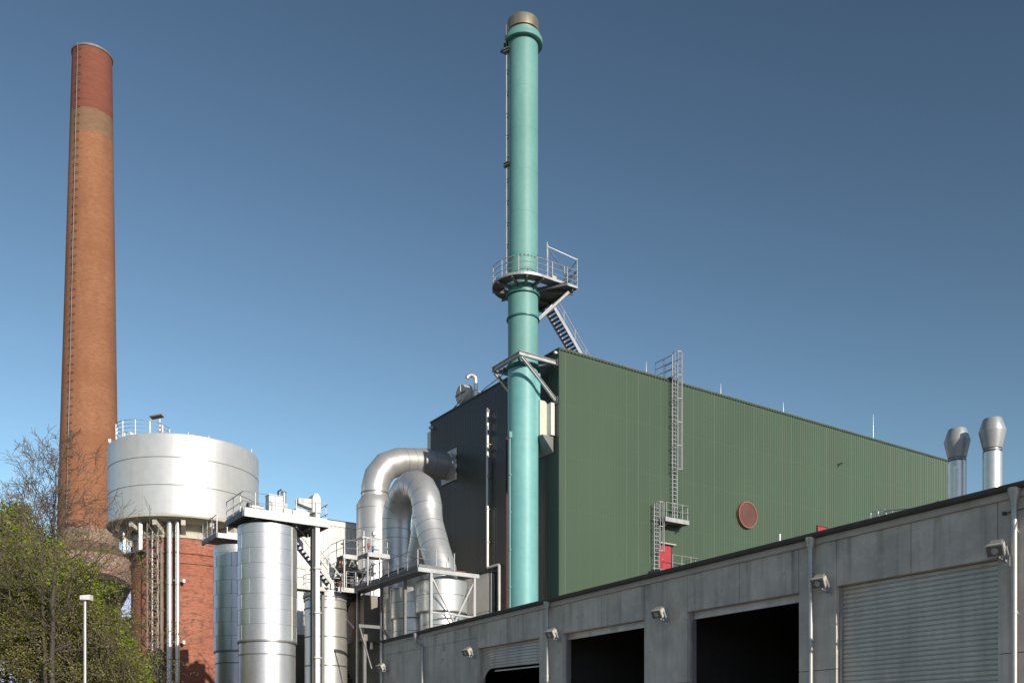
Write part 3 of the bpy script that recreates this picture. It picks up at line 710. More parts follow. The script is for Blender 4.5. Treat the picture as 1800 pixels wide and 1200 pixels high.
# small upper platform with valves
UZ = 14.95
up = thing('valve_platform', (28.5, 59, UZ), 'small raised platform with railing and canopy holding red and blue valves', 'platform')
m = MB(); m.box(28.2,29.75,58.8,60.25,UZ-.05,UZ); m.box(27.15,28.2,60.3,61.2,UZ-.05,UZ); m.build('deck', M['galv_dark'], up)
m = MB(); m.box(28.17,29.78,58.72,58.8,UZ-.2,UZ+.06); m.box(27.1,28.12,60.22,60.3,UZ-.2,UZ+.06); m.build('edge_beam', M['galv'], up)
m = MB(); m.box(28.12,28.2,58.72,60.3,UZ-.2,UZ+.04); m.build('edge_beam', M['galv_dark'], up)
m = MB(); railing(m, [(28.4,58.76,UZ),(29.72,58.76,UZ),(29.72,59.0,UZ)], 1.05, .024, (.5,), 1.3, .1); railing(m, [(28.16,60.2,UZ),(28.16,58.9,UZ)], 1.05, .024, (.5,), 1.3, 0)
railing(m, [(27.12,60.26,UZ),(28.1,60.26,UZ)], 1.05, .024, (.5,), 1.0, .1); railing(m, [(27.12,60.26,UZ),(27.12,62.2,UZ),(26.3,62.6,UZ-.9)], 1.05, .024, (.5,), 1.0, 0)
m.build('railing', M['galv'], up)
for x in (28.2, 29.05): MB().bar((x,58.8,LZ-.1),(x,58.8,UZ-.2),.09).build('post', M['galv'], up)
MB().bar((27.2,60.3,LZ-.3),(27.2,60.3,UZ+.9),.09).build('post', M['galv'], up)
m = MB(); cz = UZ+1.35
m.box(28.6,29.9,60.4,60.5,cz,cz+.12); m.bar((28.6,60.4,cz+.05),(28.0,62.5,cz-.1),.12,.1); m.bar((28.65,60.45,cz),(28.65,60.45,UZ),.05); m.bar((29.8,60.45,cz),(29.8,60.45,UZ),.05); m.build('canopy', M['galv'], up)
t = thing('valve', (28.7, 59.6, UZ), 'red round valve handwheel on the small platform', 'valve'); c = (28.55,59.5,UZ+.66)
m = latheX([(.01,-.06),(.16,-.06),(.17,0),(.16,.06),(.01,.06)], *c, 16); m.build('handwheel', M['redv'], t, 40); MB().tube([(28.6,59.5,UZ+.66),(28.9,59.5,UZ+.66),(28.9,59.5,UZ)], .05, 8).build('stem', M['gutter'], t)
t = thing('valve', (28.95, 59.2, UZ), 'blue round valve handwheel beside the red one', 'valve'); c = (28.65,59.05,UZ+.38)
m = latheX([(.01,-.06),(.16,-.06),(.17,0),(.16,.06),(.01,.06)], *c, 16); m.build('handwheel', M['blue'], t, 40); MB().tube([(28.7,59.05,UZ+.38),(29.1,59.05,UZ+.38),(29.1,59.05,UZ)], .06, 8).build('stem', M['galv'], t)
x, y = 29.3, 60.6
t = thing('floodlight', (x, y, UZ+1.5), 'tiny pale floodlight at the end of the canopy by the arched duct', 'floodlight'); MB().box(x,x+.25,y-.35,y-.1,UZ+1.62,UZ+1.85).build('housing', M['white'], t); MB().bar((x+.1,y-.1,UZ+1.5),(x+.1,y-.2,UZ+1.62),.05).build('bracket', M['galv'], t)
# short stair from the valve platform
t = thing('short_stair', (26.9, 62, LZ), 'short dark steel stair behind the white cabinet', 'stair')
for xx in (27.25, 28.05): MB().bar((xx,61.2,UZ),(xx,63.2,LZ),.05,.2).build('stringer', M['galv_dark'], t)
m = MB()
for i in range(8): q = i/7.5; m.box(27.28,28.02,61.3+1.9*q,61.55+1.9*q,UZ-.1-2.0*q,UZ-.06-2.0*q)
m.build('treads', M['galv'], t)
# stained hopper housing in the shade
t = thing('hopper_housing', (31, 63, 0), 'stained steel hopper housing in the shade under the walkway', 'hopper')
m = MB(); m.add([(28.9,60.9,9.5),(33,60.9,9.5),(33,66,9.5),(28.9,66,9.5),(28.9,60.9,12.6),(33,60.9,12.6),(33,66,12.6),(28.9,66,12.6)], [(0,3,2,1),(4,5,6,7),(0,1,5,4),(1,2,6,5),(2,3,7,6),(3,0,4,7)]); m.build('casing', M['stained'], t)
m = MB(); m.add([(28.9,62.2,9.48),(32.5,62.2,9.48),(32.5,65.8,9.48),(28.9,65.8,9.48),(30.6,63.6,5.6),(31.2,63.6,5.6),(31.2,64.4,5.6),(30.6,64.4,5.6)], [(0,1,5,4),(1,2,6,5),(2,3,7,6),(3,0,4,7),(4,5,6,7)]); m.build('cone', M['stained'], t)
MB().tube([(28.5,62.0,LZ-.3),(28.45,63.0,11.4),(28.45,63.2,0)], .11, 8).build('drain_pipe', M['void'], t, 40)
for (x,y) in ((29,61),(29,65.9),(32.9,61),(32.9,65.9)): MB().bar((x,y,0),(x,y,9.48),.2).build('leg', M['galv_dark'], t)
t = tag(MB().box(29.5, HX-.1, 67.2, 68.2, 0, 9.0).build('annex_wall', M['dark']), 'low annex wall coloured dark as deep shade between silo and concrete building', 'wall')  # dark cladding colour stands in for the deep shade of this gap
t = thing('low_railing', (30, 66.2, 6), 'short grey railing in the dark gap beside the concrete building', 'railing')
m = MB(); railing(m, [(29.2,66.3,6.3),(32.5,66.3,6.3)], 1.05, .03, (.5,), .5, 0); m.build('rails', M['galv'], t); MB().box(29.0,33,66.1,67.1,6.1,6.28).build('ledge', M['galv_dark'], t)

# dark plant crowded behind the valve platform
t = thing('fan_casing', (29.5, 63, 12.7), 'dark snail shaped fan casing behind the small valve platform', 'fan')
m = latheX([(.01,0),(1.15,0),(1.2,.08),(1.2,.9),(1.15,.98),(.01,.98)], 28.3, 63.0, 13.6, 28); m.build('casing', M['gutter'], t, 30)
MB().box(28.35, 29.2, 63.2, 64.1, 13.9, 15.6).build('outlet', M['stained'], t); MB().tube([(28.0,63,13.6),(28.3,63,13.6)], .35, 16).build('hub', M['galv_dark'], t, 40)
t = thing('pipe_rack', (27.6, 62.3, 0), 'group of thin vertical pipes and braces between banded silo and silver ducts', 'pipes')
for i, (x, y, r_, z0, z1, mt) in enumerate(((28.75,61.6,.07,6,16.2,'galv'),(28.95,62.1,.1,5,15.4,'void'),(29.3,61.7,.05,5,17.4,'zinc'),(27.9,62.6,.08,12.7,15.2,'rust'),(29.75,61.4,.12,9,14.9,'alu_duct'))):
    MB().tube([(x,y,z0),(x,y,z1-.3),(x+.2,y+.25,z1)], r_, 8).build('pipe', M[mt], t, 40)
for a, b_ in (((28.3,61.3,LZ+.1),(29.8,61.5,UZ-.3)),((29.8,61.3,LZ+.1),(28.4,61.5,UZ-.2)),((28.3,61.2,LZ-2.6),(28.3,64.5,LZ-.4))): MB().bar(a, b_, .09).build('brace', M['galv_dark'], t)
MB().box(28.3,30,61.2,61.35,14.1,14.25).build('cable_tray', M['zinc'], t)
t = thing('lower_walkway', (28.3, 63.5, 11), 'short lower walkway with railing in the gap right of the banded silo', 'platform')
MB().box(27.9,28.8,62.4,66.5,13.9,14.0).build('deck', M['galv_dark'], t); m = MB(); railing(m, [(27.9,66.4,14),(27.9,62.5,14),(28.8,62.5,14)], 1.05, .024, (.5,), 1.0, .1); m.build('railing', M['galv'], t)

# ------------------------------------------------------------------ slender banded silo
sx, sy_ = at(573, 67.5)
t = thing('banded_silo', (sx, sy_, 0), 'silver cylindrical silo with dark bands and a railed top, right of the elevator leg', 'silo')
r = 1.44
MB().lathe([(r,0),(r,12.35),(r+.0,12.4),(.1,12.4)], (sx,sy_,0), 56).build('shell', M['alu_bright'], t, 30)
m = MB()
for z in (2,4,5.85,7.75,9.7,11.62): m.lathe([(r-.01,z),(r+.045,z),(r+.045,z+.07),(r-.01,z+.07)], (sx,sy_,0), 56)
m.build('band', M['seam'], t)
m = MB(); m.lathe([(r-.1,12.42),(r+.12,12.42),(r+.12,12.6),(r+.06,12.62),(r+.06,12.8),(.1,12.82)], (sx,sy_,0), 56); m.lathe([(r,12.2),(r+.07,12.2),(r+.07,12.28),(r,12.28)], (sx,sy_,0), 56); m.build('top_flange', M['galv'], t, 30)
m = MB(); railing(m, [(x,y,12.82) for x,y in arc(sx, sy_, r+.08, 2.9, 2.9+2*math.pi*.93, 30)], 1.1, .025, (.5,), 1.05, .0); m.build('railing', M['galv'], t)
t = thing('switch_cabinet', (sx, sy_, 12.82), 'tall white cabinet standing on top of the banded silo', 'cabinet')
ux = sx-.12
MB().box(ux-.42, ux+.5, sy_-.5, sy_+.3, 12.85, 14.75).build('casing', M['white'], t)
MB().box(ux-.45, ux+.53, sy_-.53, sy_+.33, 14.753, 14.82).build('lid', M['galv'], t)
m = MB(); railing(m, [(ux-.4,sy_-.3,14.82),(ux+.3,sy_-.3,14.82),(ux+.3,sy_+.2,14.82)], .35, .02, (), .4, 0); m.build('top_rail', M['galv'], t)
t = thing('link_landing', (28, 61.5, LZ), 'small lit steel landing linking the banded silo to the walkway', 'platform')
x0, _ = onY(609, 60.9); x1, _ = onY(630, 60.9)
MB().box(x0, x1, 60.96, 62.3, LZ-.12, LZ-.02).build('deck', M['galv_dark'], t)
MB().box(x0-.6, x1, 60.88, 60.957, LZ-.3, LZ).build('edge_beam', M['galv'], t)
m = MB(); railing(m, [(x0,60.92,LZ),(x1-.2,60.92,LZ)], 1.1, .025, (.3,.5,.7,), .5, 0)
m.tube([(x0+.45+.35*math.cos(a),61.3+.35*math.sin(a),LZ+1.1) for a in [i*.52 for i in range(13)]], .022, 6); m.tube([(x0+.45+.35*math.cos(a),61.3+.35*math.sin(a),LZ+.5) for a in [i*.52 for i in range(13)]], .022, 6)
m.build('railing', M['galv'], t)

# ------------------------------------------------------------------ the two insulated silos
def silo(x, y, r, zt, lab, mat):
    t = thing('storage_silo', (x, y, 0), lab, 'silo', 'insulated silver silos with platforms')
    MB().lathe([(r,8.4),(r,zt-.02),(r-.05,zt),(.1,zt)], (x,y,0), 64).build('cladding', mat, t, 30)
    MB().lathe([(r-.09,8.38),(r-.09,0)], (x,y,0), 64).build('skirt', mat, t, 30)
    m = MB(); m.lathe([(r-.12,8.3),(r+.02,8.3),(r+.02,8.4),(r-.12,8.4)], (x,y,0), 64); m.lathe([(r-.1,7.55),(r-.06,7.55),(r-.06,7.62),(r-.1,7.62)], (x,y,0), 64)
    z = 9.3; k = 0
    while z < zt-.3:
        m.lathe([(r-.01,z),(r+.005,z),(r+.005,z+.022),(r-.01,z+.022)], (x,y,0), 64); z += .88
    for i in range(7):                                  # staggered lap seams
        for j in range(8):
            a = j*math.pi/4+(i % 2)*.39+.2; zz_ = 8.42+i*.88
            m.bar((x+(r+.002)*math.cos(a), y+(r+.002)*math.sin(a), zz_), (x+(r+.002)*math.cos(a), y+(r+.002)*math.sin(a), min(zt-.05, zz_+.87)), .02)
    m.build('seam', M['seam_soft'], t)
    return t
SXB, SYB = 20.6, 56.6
s1 = silo(SXB, SYB, 1.72, 15.15, 'large silver insulated silo in the front, under the equipment platform', M['alu'])
m = MB()
for a in (-1.62, -.98): m.bar((SXB+1.735*math.cos(a),SYB+1.735*math.sin(a),8.45),(SXB+1.735*math.cos(a),SYB+1.735*math.sin(a),15.1),.035)
m.build('vertical_strip', M['seam_pale'], s1)
m = MB(); a = -1.75; m.box(SXB-.55,SXB+.3,SYB-1.72,SYB-1.6,4.5,5.65); m.build('access_frame', M['gutter'], s1)
silo(20.9, 62.8, 1.52, 15.1, 'smaller silver insulated silo behind left of the large one', M['alu'])
# equipment platform
EZ = 15.62
ep = thing('equipment_platform', (21, 56.5, EZ), 'rectangular steel platform with railing on top of the large silo', 'platform')
m = MB(); m.box(18.66,23.74,55.06,58.04,EZ-.08,EZ); m.box(22.6,23.8,58.05,60.4,EZ-.08,EZ); m.build('deck', M['galv_dark'], ep)
m = MB(); m.box(18.6,23.8,54.95,55.05,EZ-.3,EZ+.02); m.build('edge_beam', M['galv'], ep)
m = MB(); m.box(18.55,18.65,54.95,58.1,EZ-.3,EZ+.02); m.box(23.75,23.85,55.06,58.04,EZ-.3,EZ+.02); m.box(18.66,23.74,58.045,58.1,EZ-.3,EZ+.01); m.build('edge_beam', M['galv_dark'], ep)
m = MB()
for x in (19.4,20.6,21.8,22.9): m.ibeam((x,55.06,EZ-.22),(x,58.04,EZ-.22),.1,.2)
m.bar((21.9,55.3,EZ-.45),(23.6,57.9,EZ-.35),.08); m.build('deck_beams', M['galv_dark'], ep)
m = MB(); railing(m, [(18.6,58.0,EZ),(18.6,55.0,EZ),(23.8,55.0,EZ),(23.8,57.9,EZ)], 1.12, .026, (.5,), 1.3, 0); m.build('railing', M['galv'], ep)
m = MB(); m.bar((18.62,58,EZ+.13),(18.62,55.05,EZ+.13),.015,.18); m.bar((18.7,54.97,EZ+.12),(23.7,54.97,EZ+.12),.015,.18); m.build('toe_board', M['galv'], ep)
m = MB(); railing(m, [(21.6,56.9,EZ),(21.6,57.5,EZ)], 2.1, .04, (.45,), .6, 0); m.build('access_gate', M['galv_dark'], ep)
x0, _ = onY(473, 55.7); x1, _ = onY(497, 55.7)
t = thing('control_cabinet', (x0, 55.7, EZ), 'tall white control cabinet on the equipment platform', 'cabinet')
zt = zz(866, 57.2)
MB().box(x0, x1, 55.7, 56.3, EZ+.02, zt).build('casing', M['white'], t); MB().box(x0-.02, x1+.02, 55.68, 56.32, zt+.003, zt+.05).build('lid', M['galv'], t); MB().box(x0+.05, x0+.08, 55.66, 55.695, EZ+.7, EZ+1.0).build('handle', M['galv_dark'], t)
t = thing('electric_motor', (19.6, 55.8, EZ), 'horizontal silver motor left of the tall cabinet', 'motor')
x0m, _ = onY(437, 55.9); x1m, _ = onY(462, 55.9)
m = latheX([(.01,0),(.2,0),(.23,.03),(.23,x1m-x0m-.25),(.16,x1m-x0m-.2),(.16,x1m-x0m),(.01,x1m-x0m)], x0m, 55.9, EZ+.5, 20); m.build('body', M['alu_bright'], t, 40)
MB().box(x0m+.15, x1m-.2, 55.8, 56.05, EZ, EZ+.3).build('base', M['gutter'], t); m = latheX([(.01,-.08),(.24,-.08),(.24,-.004),(.01,-.004)], x0m, 55.9, EZ+.5, 20); m.build('fan_cover', M['slate'], t, 40)
x0c, _ = onY(499, 55.6); x1c, _ = onY(550, 55.6)
t = thing('screw_conveyor', (x0c, 55.6, EZ), 'long low white conveyor trough leading to the elevator head', 'conveyor')
MB().box(x0c, x1c, 55.6, 56.1, EZ+.18, EZ+.62).build('trough', M['white'], t); MB().box(lerp(x0c,x1c,.4), lerp(x0c,x1c,.75), 55.58, 56.12, EZ+.623, EZ+.75).build('inspection_cover', M['white'], t)
m = MB()
for q in (.1,.5,.9): m.box(lerp(x0c,x1c,q)-.06, lerp(x0c,x1c,q)+.06, 55.65, 56.05, EZ, EZ+.178)
split(m, 'foot', M['galv_dark'], t)
xg, _ = onY(503, 56.0)
t = thing('gear_drive', (xg, 56.3, EZ), 'narrow grey upright gear drive just right of the tall cabinet', 'gearbox')
MB().box(xg-.18,xg+.18,56.2,56.5,EZ,EZ+1.1).build('casing', M['housing'], t); MB().tube([(xg,56.35,EZ+1.1),(xg,56.35,EZ+1.75)], .13, 12).build('motor', M['grey_cap'], t, 40); MB().lathe([(.01,1.85),(.14,1.8),(.15,1.752),(.01,1.751)], (xg,56.35,EZ), 12).build('motor_cap', M['slate'], t)
# bucket elevator
ex0, _ = onY(554.6, 55.15); ex1, _ = onY(561.7, 55.15)
t = thing('bucket_elevator', (ex0, 55.4, 0), 'tall narrow white bucket elevator leg right of the large silo', 'elevator')
MB().box(ex0, ex1, 55.12, 55.8, 0, EZ-.32).build('leg', M['white'], t)
m = MB(); hz = zz(880, 58.8); m.box(ex0, ex1, 55.14, 55.78, EZ+.003, hz); m.build('upper_leg', M['white'], t)
m = MB(); n = 14; wv = .42; yc_ = 55.46
hw = (zz(868,58.8)-hz)
pts = [(ex0-.2,hz-.75)]+[(lerp(ex0-.2,ex1+.05,.5)+(ex1-ex0+.25)/2*math.cos(math.pi-math.pi*i/12), hz-.02+.42*math.sin(math.pi*i/12)) for i in range(13)]+[(ex1+.05,hz-.75)]
m.prismY(list(reversed(pts)), 55.1, 55.82); m.build('head', M['alu_duct'], t, 30)
m = MB(); m.add([(ex0-.22,55.2,hz-.5),(ex0-1.05,55.2,hz-.3),(ex0-1.05,55.2,hz-.02),(ex0-.22,55.2,hz+.05),(ex0-.22,55.7,hz-.5),(ex0-1.05,55.7,hz-.3),(ex0-1.05,55.7,hz-.02),(ex0-.22,55.7,hz+.05)],[(0,3,2,1),(4,5,6,7),(0,1,5,4),(1,2,6,5),(2,3,7,6),(3,0,4,7)]); m.build('outlet', M['zinc'], t)
m = MB()
for v in (998, 1076, 1155): z = zz(v, 58.6); m.box(ex0-.1,ex1+.1,55.04,55.88,z-.03,z+.03)
m.build('flange', M['galv'], t)
MB().box(ex0-.14, ex0-.06, 55.3, 55.6, 0, EZ-.35).build('guide_strip', M['gutter'], t)
# left platform on the rear silo
lf = thing('side_platform', (19.1, 62.8, EZ), 'small steel platform with railing on the smaller silo', 'platform')
MB().box(19.1,22.6,61.36,64.2,EZ-.15,EZ-.05).build('deck', M['galv_dark'], lf)
MB().box(19.05,22.6,61.26,61.357,EZ-.3,EZ).build('edge_beam', M['galv'], lf); MB().box(18.99,19.09,61.26,64.3,EZ-.3,EZ).build('edge_beam', M['galv_dark'], lf)
m = MB(); railing(m, [(19.05,64.2,EZ),(19.05,61.3,EZ)], 1.12, .026, (.5,), 1.0, .12); railing(m, [(19.7,61.3,EZ),(20.9,61.3,EZ)], 1.12, .026, (.5,), 1.1, .12); m.build('railing', M['galv'], lf)
# stair between silos and banded silo
t = thing('open_stair', (24, 59.5, EZ), 'open steel stair descending behind the elevator leg', 'stair')
A = V((23.3,0,EZ)); B = V((25.9,0,12.8))
for y in (59.2, 60.0): MB().bar((A.x,y,A.z),(B.x,y,B.z),.05,.26).build('stringer', M['galv'], t)
m = MB()
for i in range(13): p = A.lerp(B,(i+.5)/13); m.box(p.x-.12,p.x+.12,59.24,59.96,p.z-.02,p.z+.02)
m.build('treads', M['galv_dark'], t)
m = MB(); u = V((0,0,1.0)); a = V((A.x,60.0,A.z)); b_ = V((B.x,60.0,B.z)); m.tube([a+u,b_+u],.025,6); m.tube([a+u*.5,b_+u*.5],.02,6)
for i in range(4): p = a.lerp(b_,i/3); m.bar(p,p+u,.04)
m.bar((24.2,58.6,EZ-.3),(26.2,58.6,EZ-2.4),.06)
m.build('handrail', M['galv'], t)
t = thing('mid_landing', (24.6, 60, 12.8), 'small grey landing at the foot of the open stair', 'platform')
MB().box(23.0,26.0,60.1,61.5,12.5,12.62).build('deck', M['galv_dark'], t); MB().box(23.0,26.0,60.0,60.097,12.4,12.66).build('edge_beam', M['galv'], t)
m = MB(); railing(m, [(23.0,60.05,12.6),(24.4,60.05,12.6)], 1.1, .025, (.5,), .7, 0); m.build('railing', M['galv'], t)
for x in (23.2,25.8): MB().bar((x,60.6,0),(x,60.6,12.5),.16).build('post', M['galv_dark'], t)

# ------------------------------------------------------------------ white ribbed building and low block behind
wb = thing('white_shed', (35, 82, 0), 'white ribbed metal building behind the silos', 'building')
pr = ribs(27.4, 40.6, .36, .06); m = MB(); n_ = len(pr); WY = 72.6; WZ = 20.3
vs = [(x, WY-k, z) for z in (0, WZ-.4) for x, k in pr]; m.add(vs, [(i,i+1,i+1+n_,i+n_) for i in range(n_-1)]); m.build('wall', M['white'], wb)
MB().box(27.4,40.6,WY+.07,79,0,WZ-.42).build('wall', M['white'], wb); MB().box(27.3,40.7,WY-.06,79.1,WZ-.4,WZ).build('eaves_trim', M['white'], wb); MB().box(27.35,40.65,WY+.0,79,WZ+.002,WZ+.1).build('roof', M['roof'], wb)
lb = thing('grey_block', (29, 74, 0), 'grey flat roofed block seen between the silos', 'building')
MB().box(25.5,32.3,70.2,72.3,0,10.6).build('wall', M['stained'], lb); MB().box(25.4,32.4,70.1,72.35,10.603,10.8).build('roof', M['galv_dark'], lb)

# ------------------------------------------------------------------ water tower
u_c = 325; WD = 84.0
wx, wy = at(u_c, WD); TR = 6.1; BR = 4.28
wt = thing('water_tower', (wx, wy, 0), 'round red brick water tower carrying a wide silver tank', 'water tower')
MB().lathe([(BR+.02,0),(BR+.02,17.3),(BR+.13,17.32),(BR+.13,17.55),(BR+.04,17.57),(BR+.04,18.1),(BR+.16,18.12),(BR+.16,18.3),(BR+.06,18.32),(BR+.06,19.35)], (wx,wy,0), 72).build('brick_shaft', M['brick'], wt, 30)
MB().lathe([(BR+.1,19.35),(BR+.18,19.36),(BR+.18,19.8),(BR-.2,20.0),(BR-.2,20.6)], (wx,wy,0), 72).build('concrete_collar', M['cream'], wt, 30)
MB().lathe([(BR-.3,20.55),(TR+.0,20.62),(TR+.1,20.66),(TR+.14,20.78),(TR+.1,20.84),(TR,20.86)], (wx,wy,0), 96).build('base_slab', M['cream'], wt, 30)
tk = MB().lathe([(TR,20.86),(TR,27.2),(TR-.05,27.28),(TR-.3,27.32),(.1,27.7)], (wx,wy,0), 128).build('tank', M['tank'], wt, 30)
m = MB()
for z in (23.15, 25.35): m.lathe([(TR-.01,z),(TR+.015,z),(TR+.015,z+.06),(TR-.01,z+.06)], (wx,wy,0), 128)
for j in range(14):
    a = j*2*math.pi/14+.3; m.bar((wx+(TR+.0)*math.cos(a),wy+(TR+.0)*math.sin(a),20.9),(wx+(TR+.0)*math.cos(a),wy+(TR)*math.sin(a),23.1),.012)
m.build('seam', M['tank_seam'], wt, 40)
m = MB(); m.lathe([(TR-.02,20.9),(TR+.035,20.9),(TR+.035,21.0),(TR-.02,21.0)], (wx,wy,0), 128); m.build('drip_rim', M['tank'], wt)
for j in range(16):
    a = j*2*math.pi/16+.1; c_, s_ = math.cos(a), math.sin(a); m = MB()
    tx, ty = -s_*.17, c_*.17
    q = []
    for (rr, zt_, zb_) in ((BR+.0,20.5,19.5),(TR-.35,20.56,20.1)):
        for sgn in (-1,1):
            for z in (zb_, zt_): q.append((wx+rr*c_+tx*sgn, wy+rr*s_+ty*sgn, z))
    m.add(q, [(0,1,3,2),(4,6,7,5),(0,4,5,1),(2,3,7,6),(1,5,7,3),(0,2,6,4)]); m.build('corbel', M['cream'], wt)
# roof railing (round cage) on the left of the tank roof
rx, ry = at(252, 81.5); m = MB()
railing(m, [(x,y,27.45) for x,y in arc(rx, ry, 2.15, 0, 2*math.pi, 28)], 1.35, .032, (.28,.52,.76), 1.1, 0); m.build('roof_railing', M['galv'], wt)
for u, D, v, lab in ((232,79.6,763,1),(251,79.1,898,0),(197,82,775,0)):
    x, y = at(u, D); z = zz(v, D); mm = MB(); d = (V((x,y,0))-V((wx,wy,0))).normalized()
    mm.tube([(x,y,z),(x+d.x*.28,y+d.y*.28,z-.06)], .2, 14); mm.box(x-.1,x+.1,y-.1,y+.1,z-.2,z-.1); mm.build('lamp', M['white'], wt, 40)
x, y = at(248, 82); MB().box(x-.15,x+.15,y-.15,y+.15,27.5,28.45).build('equipment_box', M['white'], wt)
x, y = at(281, 82)
pn = thing('tilted_panel_mast', (x, y, 27.5), 'striped pole with a small tilted dark panel on the tank roof', 'mast')
m = MB(); m.tube([(x,y,27.4),(x,y,29.75)], .06, 8); m.build('pole', M['white'], pn)
m = MB()
for i in range(3): m.lathe([(.06,0),(.066,0),(.066,.15),(.06,.15)], (x,y,28.6+i*.35), 8)
m.build('stripe', M['redv'], pn)
m = MB(); a = V((x,y,29.95))-RT*.75+V((0,0,-.1)); b_ = V((x,y,29.95))+RT*.22+V((0,0,.08)); m.bar(a, b_, .7, .1); m.build('panel', M['oldroof'], pn)
m = MB(); m.box(x-.6,x+.3,y-.3,y+.3,27.5,28.0); m.build('base_box', M['galv_dark'], pn)
for u, h in ((331,.45),(367,.2),(442,.35)):
    x, y = at(u, 80 if u < 400 else 84); MB().bar((x,y,27.1),(x,y,27.5+h),.06).build('roof_stub', M['galv'], wt)
# silver riser pipes
for u0, u1, top, lab in ((293,303,20.5,'thicker silver riser pipe up the front of the brick tower'),(308,316,20.5,'thinner silver riser pipe beside the thick one on the brick tower')):
    x, y = at((u0+u1)/2, 79.0); rr = (u1-u0)/2/F*79/1.03
    t = thing('riser_pipe', (x, y, 0), lab, 'pipe', 'silver pipes on the water tower')
    MB().tube([(x,y,0),(x,y,top)], rr, 24).build('pipe', M['alu_bright'], t, 40)
    m = MB()
    for z in (3,6,9.4,12.4,15.4,18): m.lathe([(rr,z),(rr+.015,z),(rr+.015,z+.05),(rr,z+.05)], (x,y,0), 24)
    m.build('joint', M['seam'], t)
for v in (1020, 1128):
    x0, y0 = at(303.5, 79.1); x1, y1 = at(325, 79.6); z = zz(v, 79.3)
    t = thing('pipe_support', (x0, y0, z), 'upper pale bracket holding the riser pipes' if v < 1100 else 'lower pale bracket holding the riser pipes', 'bracket')
    m = MB(); m.bar((x0,y0,z),(x1,y1,z),.3,.1); m.build('arm', M['galv_dark'], t); x2, y2 = at(321,79.3); x3, y3 = at(325.5,79.4); m = MB(); m.bar((x2,y2,z),(x3,y3,z),.1,.27); m.build('end_plate', M['white'], t)
# lattice mast
x, y = at(272, 79.2)
t = thing('lattice_mast', (x, y, 0), 'weathered lattice ladder mast standing against the brick tower', 'mast')
m = MB(); hw_ = .45
cs = [V((x,y,0))+RT*a*hw_+FW*b*hw_ for a, b in ((-1,-1),(1,-1),(1,1),(-1,1))]
for c_ in cs: m.bar((c_.x,c_.y,0),(c_.x,c_.y,20.3),.075)
m.build('legs', M['mast'], t)
m = MB(); z = .3; k = 0
while z < 20:
    for i in range(4):
        a, b_ = cs[i], cs[(i+1)%4]; m.bar((a.x,a.y,z),(b_.x,b_.y,z),.05)
        if k % 2: a, b_ = b_, a
        m.bar((a.x,a.y,z),(b_.x,b_.y,z+1.25),.05)
    z += 1.25; k += 1
m.build('lattice', M['mast'], t)
m = MB(); c_ = V((x,y,0))
for s in (-.2,.2): q = c_+RT*s; m.bar((q.x,q.y,0),(q.x,q.y,20.2),.045)
z = .3
while z < 20: a = c_-RT*.2; b_ = c_+RT*.2; m.bar((a.x,a.y,z),(b_.x,b_.y,z),.03); z += .3
m.build('ladder', M['galv'], t)
x, y = at(283.5, 79.2)
t = tag(MB().tube([(x,y,0),(x,y,18.6)], .1, 8).build('drain_pipe', M['mast']), 'thin brownish drain pipe between lattice mast and thick silver riser', 'pipe')
# hanging access balcony under the tank
t = thing('hanging_balcony', (*at(235,81), 17.5), 'small steel balcony with ladder cage hanging under the tank rim', 'balcony')
cs = [at(218.5,80.5), at(236.5,81.0), at(246.5,79.0)]
for i, c_ in enumerate(cs): MB().bar((*c_,18.2),(*c_,20.6),(.24,.14,.26)[i]).build('hanger', M['zinc'], t)
m = MB(); a, b_, c_, d_ = at(216,80.3), at(250,78.6), at(259,79.6), at(224,82.0); m.poly([a,b_,c_,d_], 18.08, 18.2); m.build('deck', M['galv_dark'], t)
m = MB()
for i in range(8): p = V((*cs[0],0)).lerp(V((*cs[1],0)), i/7); m.bar((p.x,p.y,18.9 if i%2 else 18.2),(p.x,p.y,20.5),.05)
for z in (18.9,19.6,20.2): m.bar((*cs[0],z),(*cs[1],z),.045)
for i in range(6): p = V((*cs[1],0)).lerp(V((*cs[2],0)), i/5); m.bar((p.x,p.y,18.2),(p.x,p.y,19.2),.05)
m.bar((*cs[1],19.2),(*cs[2],19.2),.05); m.bar((*cs[2],19.2),(*c_,19.2),.05)
m.build('cage', M['galv'], t)

# ------------------------------------------------------------------ old brick chimney
bx, by = at(151.5, 108)
bc = thing('brick_chimney', (bx, by, 0), 'very tall tapering round brick chimney with an old tank around its foot', 'chimney')
lean = lambda z: (RT.x*.0095*z*.9, RT.y*.0095*z*.9)
Rz = lambda z: 2.03+(78.6-z)*.0213
prof = [(Rz(z), z) for z in [0,10,20,24.9,30,36,42,48,54,60,66,71.3,74,77,78.2]]
MB().lathe(prof, (bx,by,0), 72, lean=lean).build('brick_shaft', M['chimney'], bc, 30)
MB().lathe([(Rz(78.2),78.2),(Rz(78.2)+.08,78.22),(Rz(78.2)+.08,78.45),(Rz(78.2)-.3,78.5),(Rz(78.2)-.35,77.2)], (bx,by,0), 72, lean=lean).build('crown_rim', M['galv_dark'], bc, 30)
m = MB(); d = V((-RT.x*.29-FW.x*.956, -RT.y*.29-FW.y*.956, 0)).normalized()
def cp(z, k): o = lean(z); return V((bx+o[0]+d.x*(Rz(z)+k), by+o[1]+d.y*(Rz(z)+k), z))
side = V((-d.y, d.x, 0))
m.tube([cp(z,.22)-side*.0 for z in (26,40,55,70,78.4)], .04, 5)
m.build('ladder', M['galv_dark'], bc)
m = MB(); z = 26.5
while z < 78: p = cp(z,.16); m.bar(p-side*.3,p+side*.3,.045); m.bar(p-side*.28, cp(z,-.02)-side*.28, .045); m.bar(p+side*.28, cp(z,-.02)+side*.28, .045); z += .9
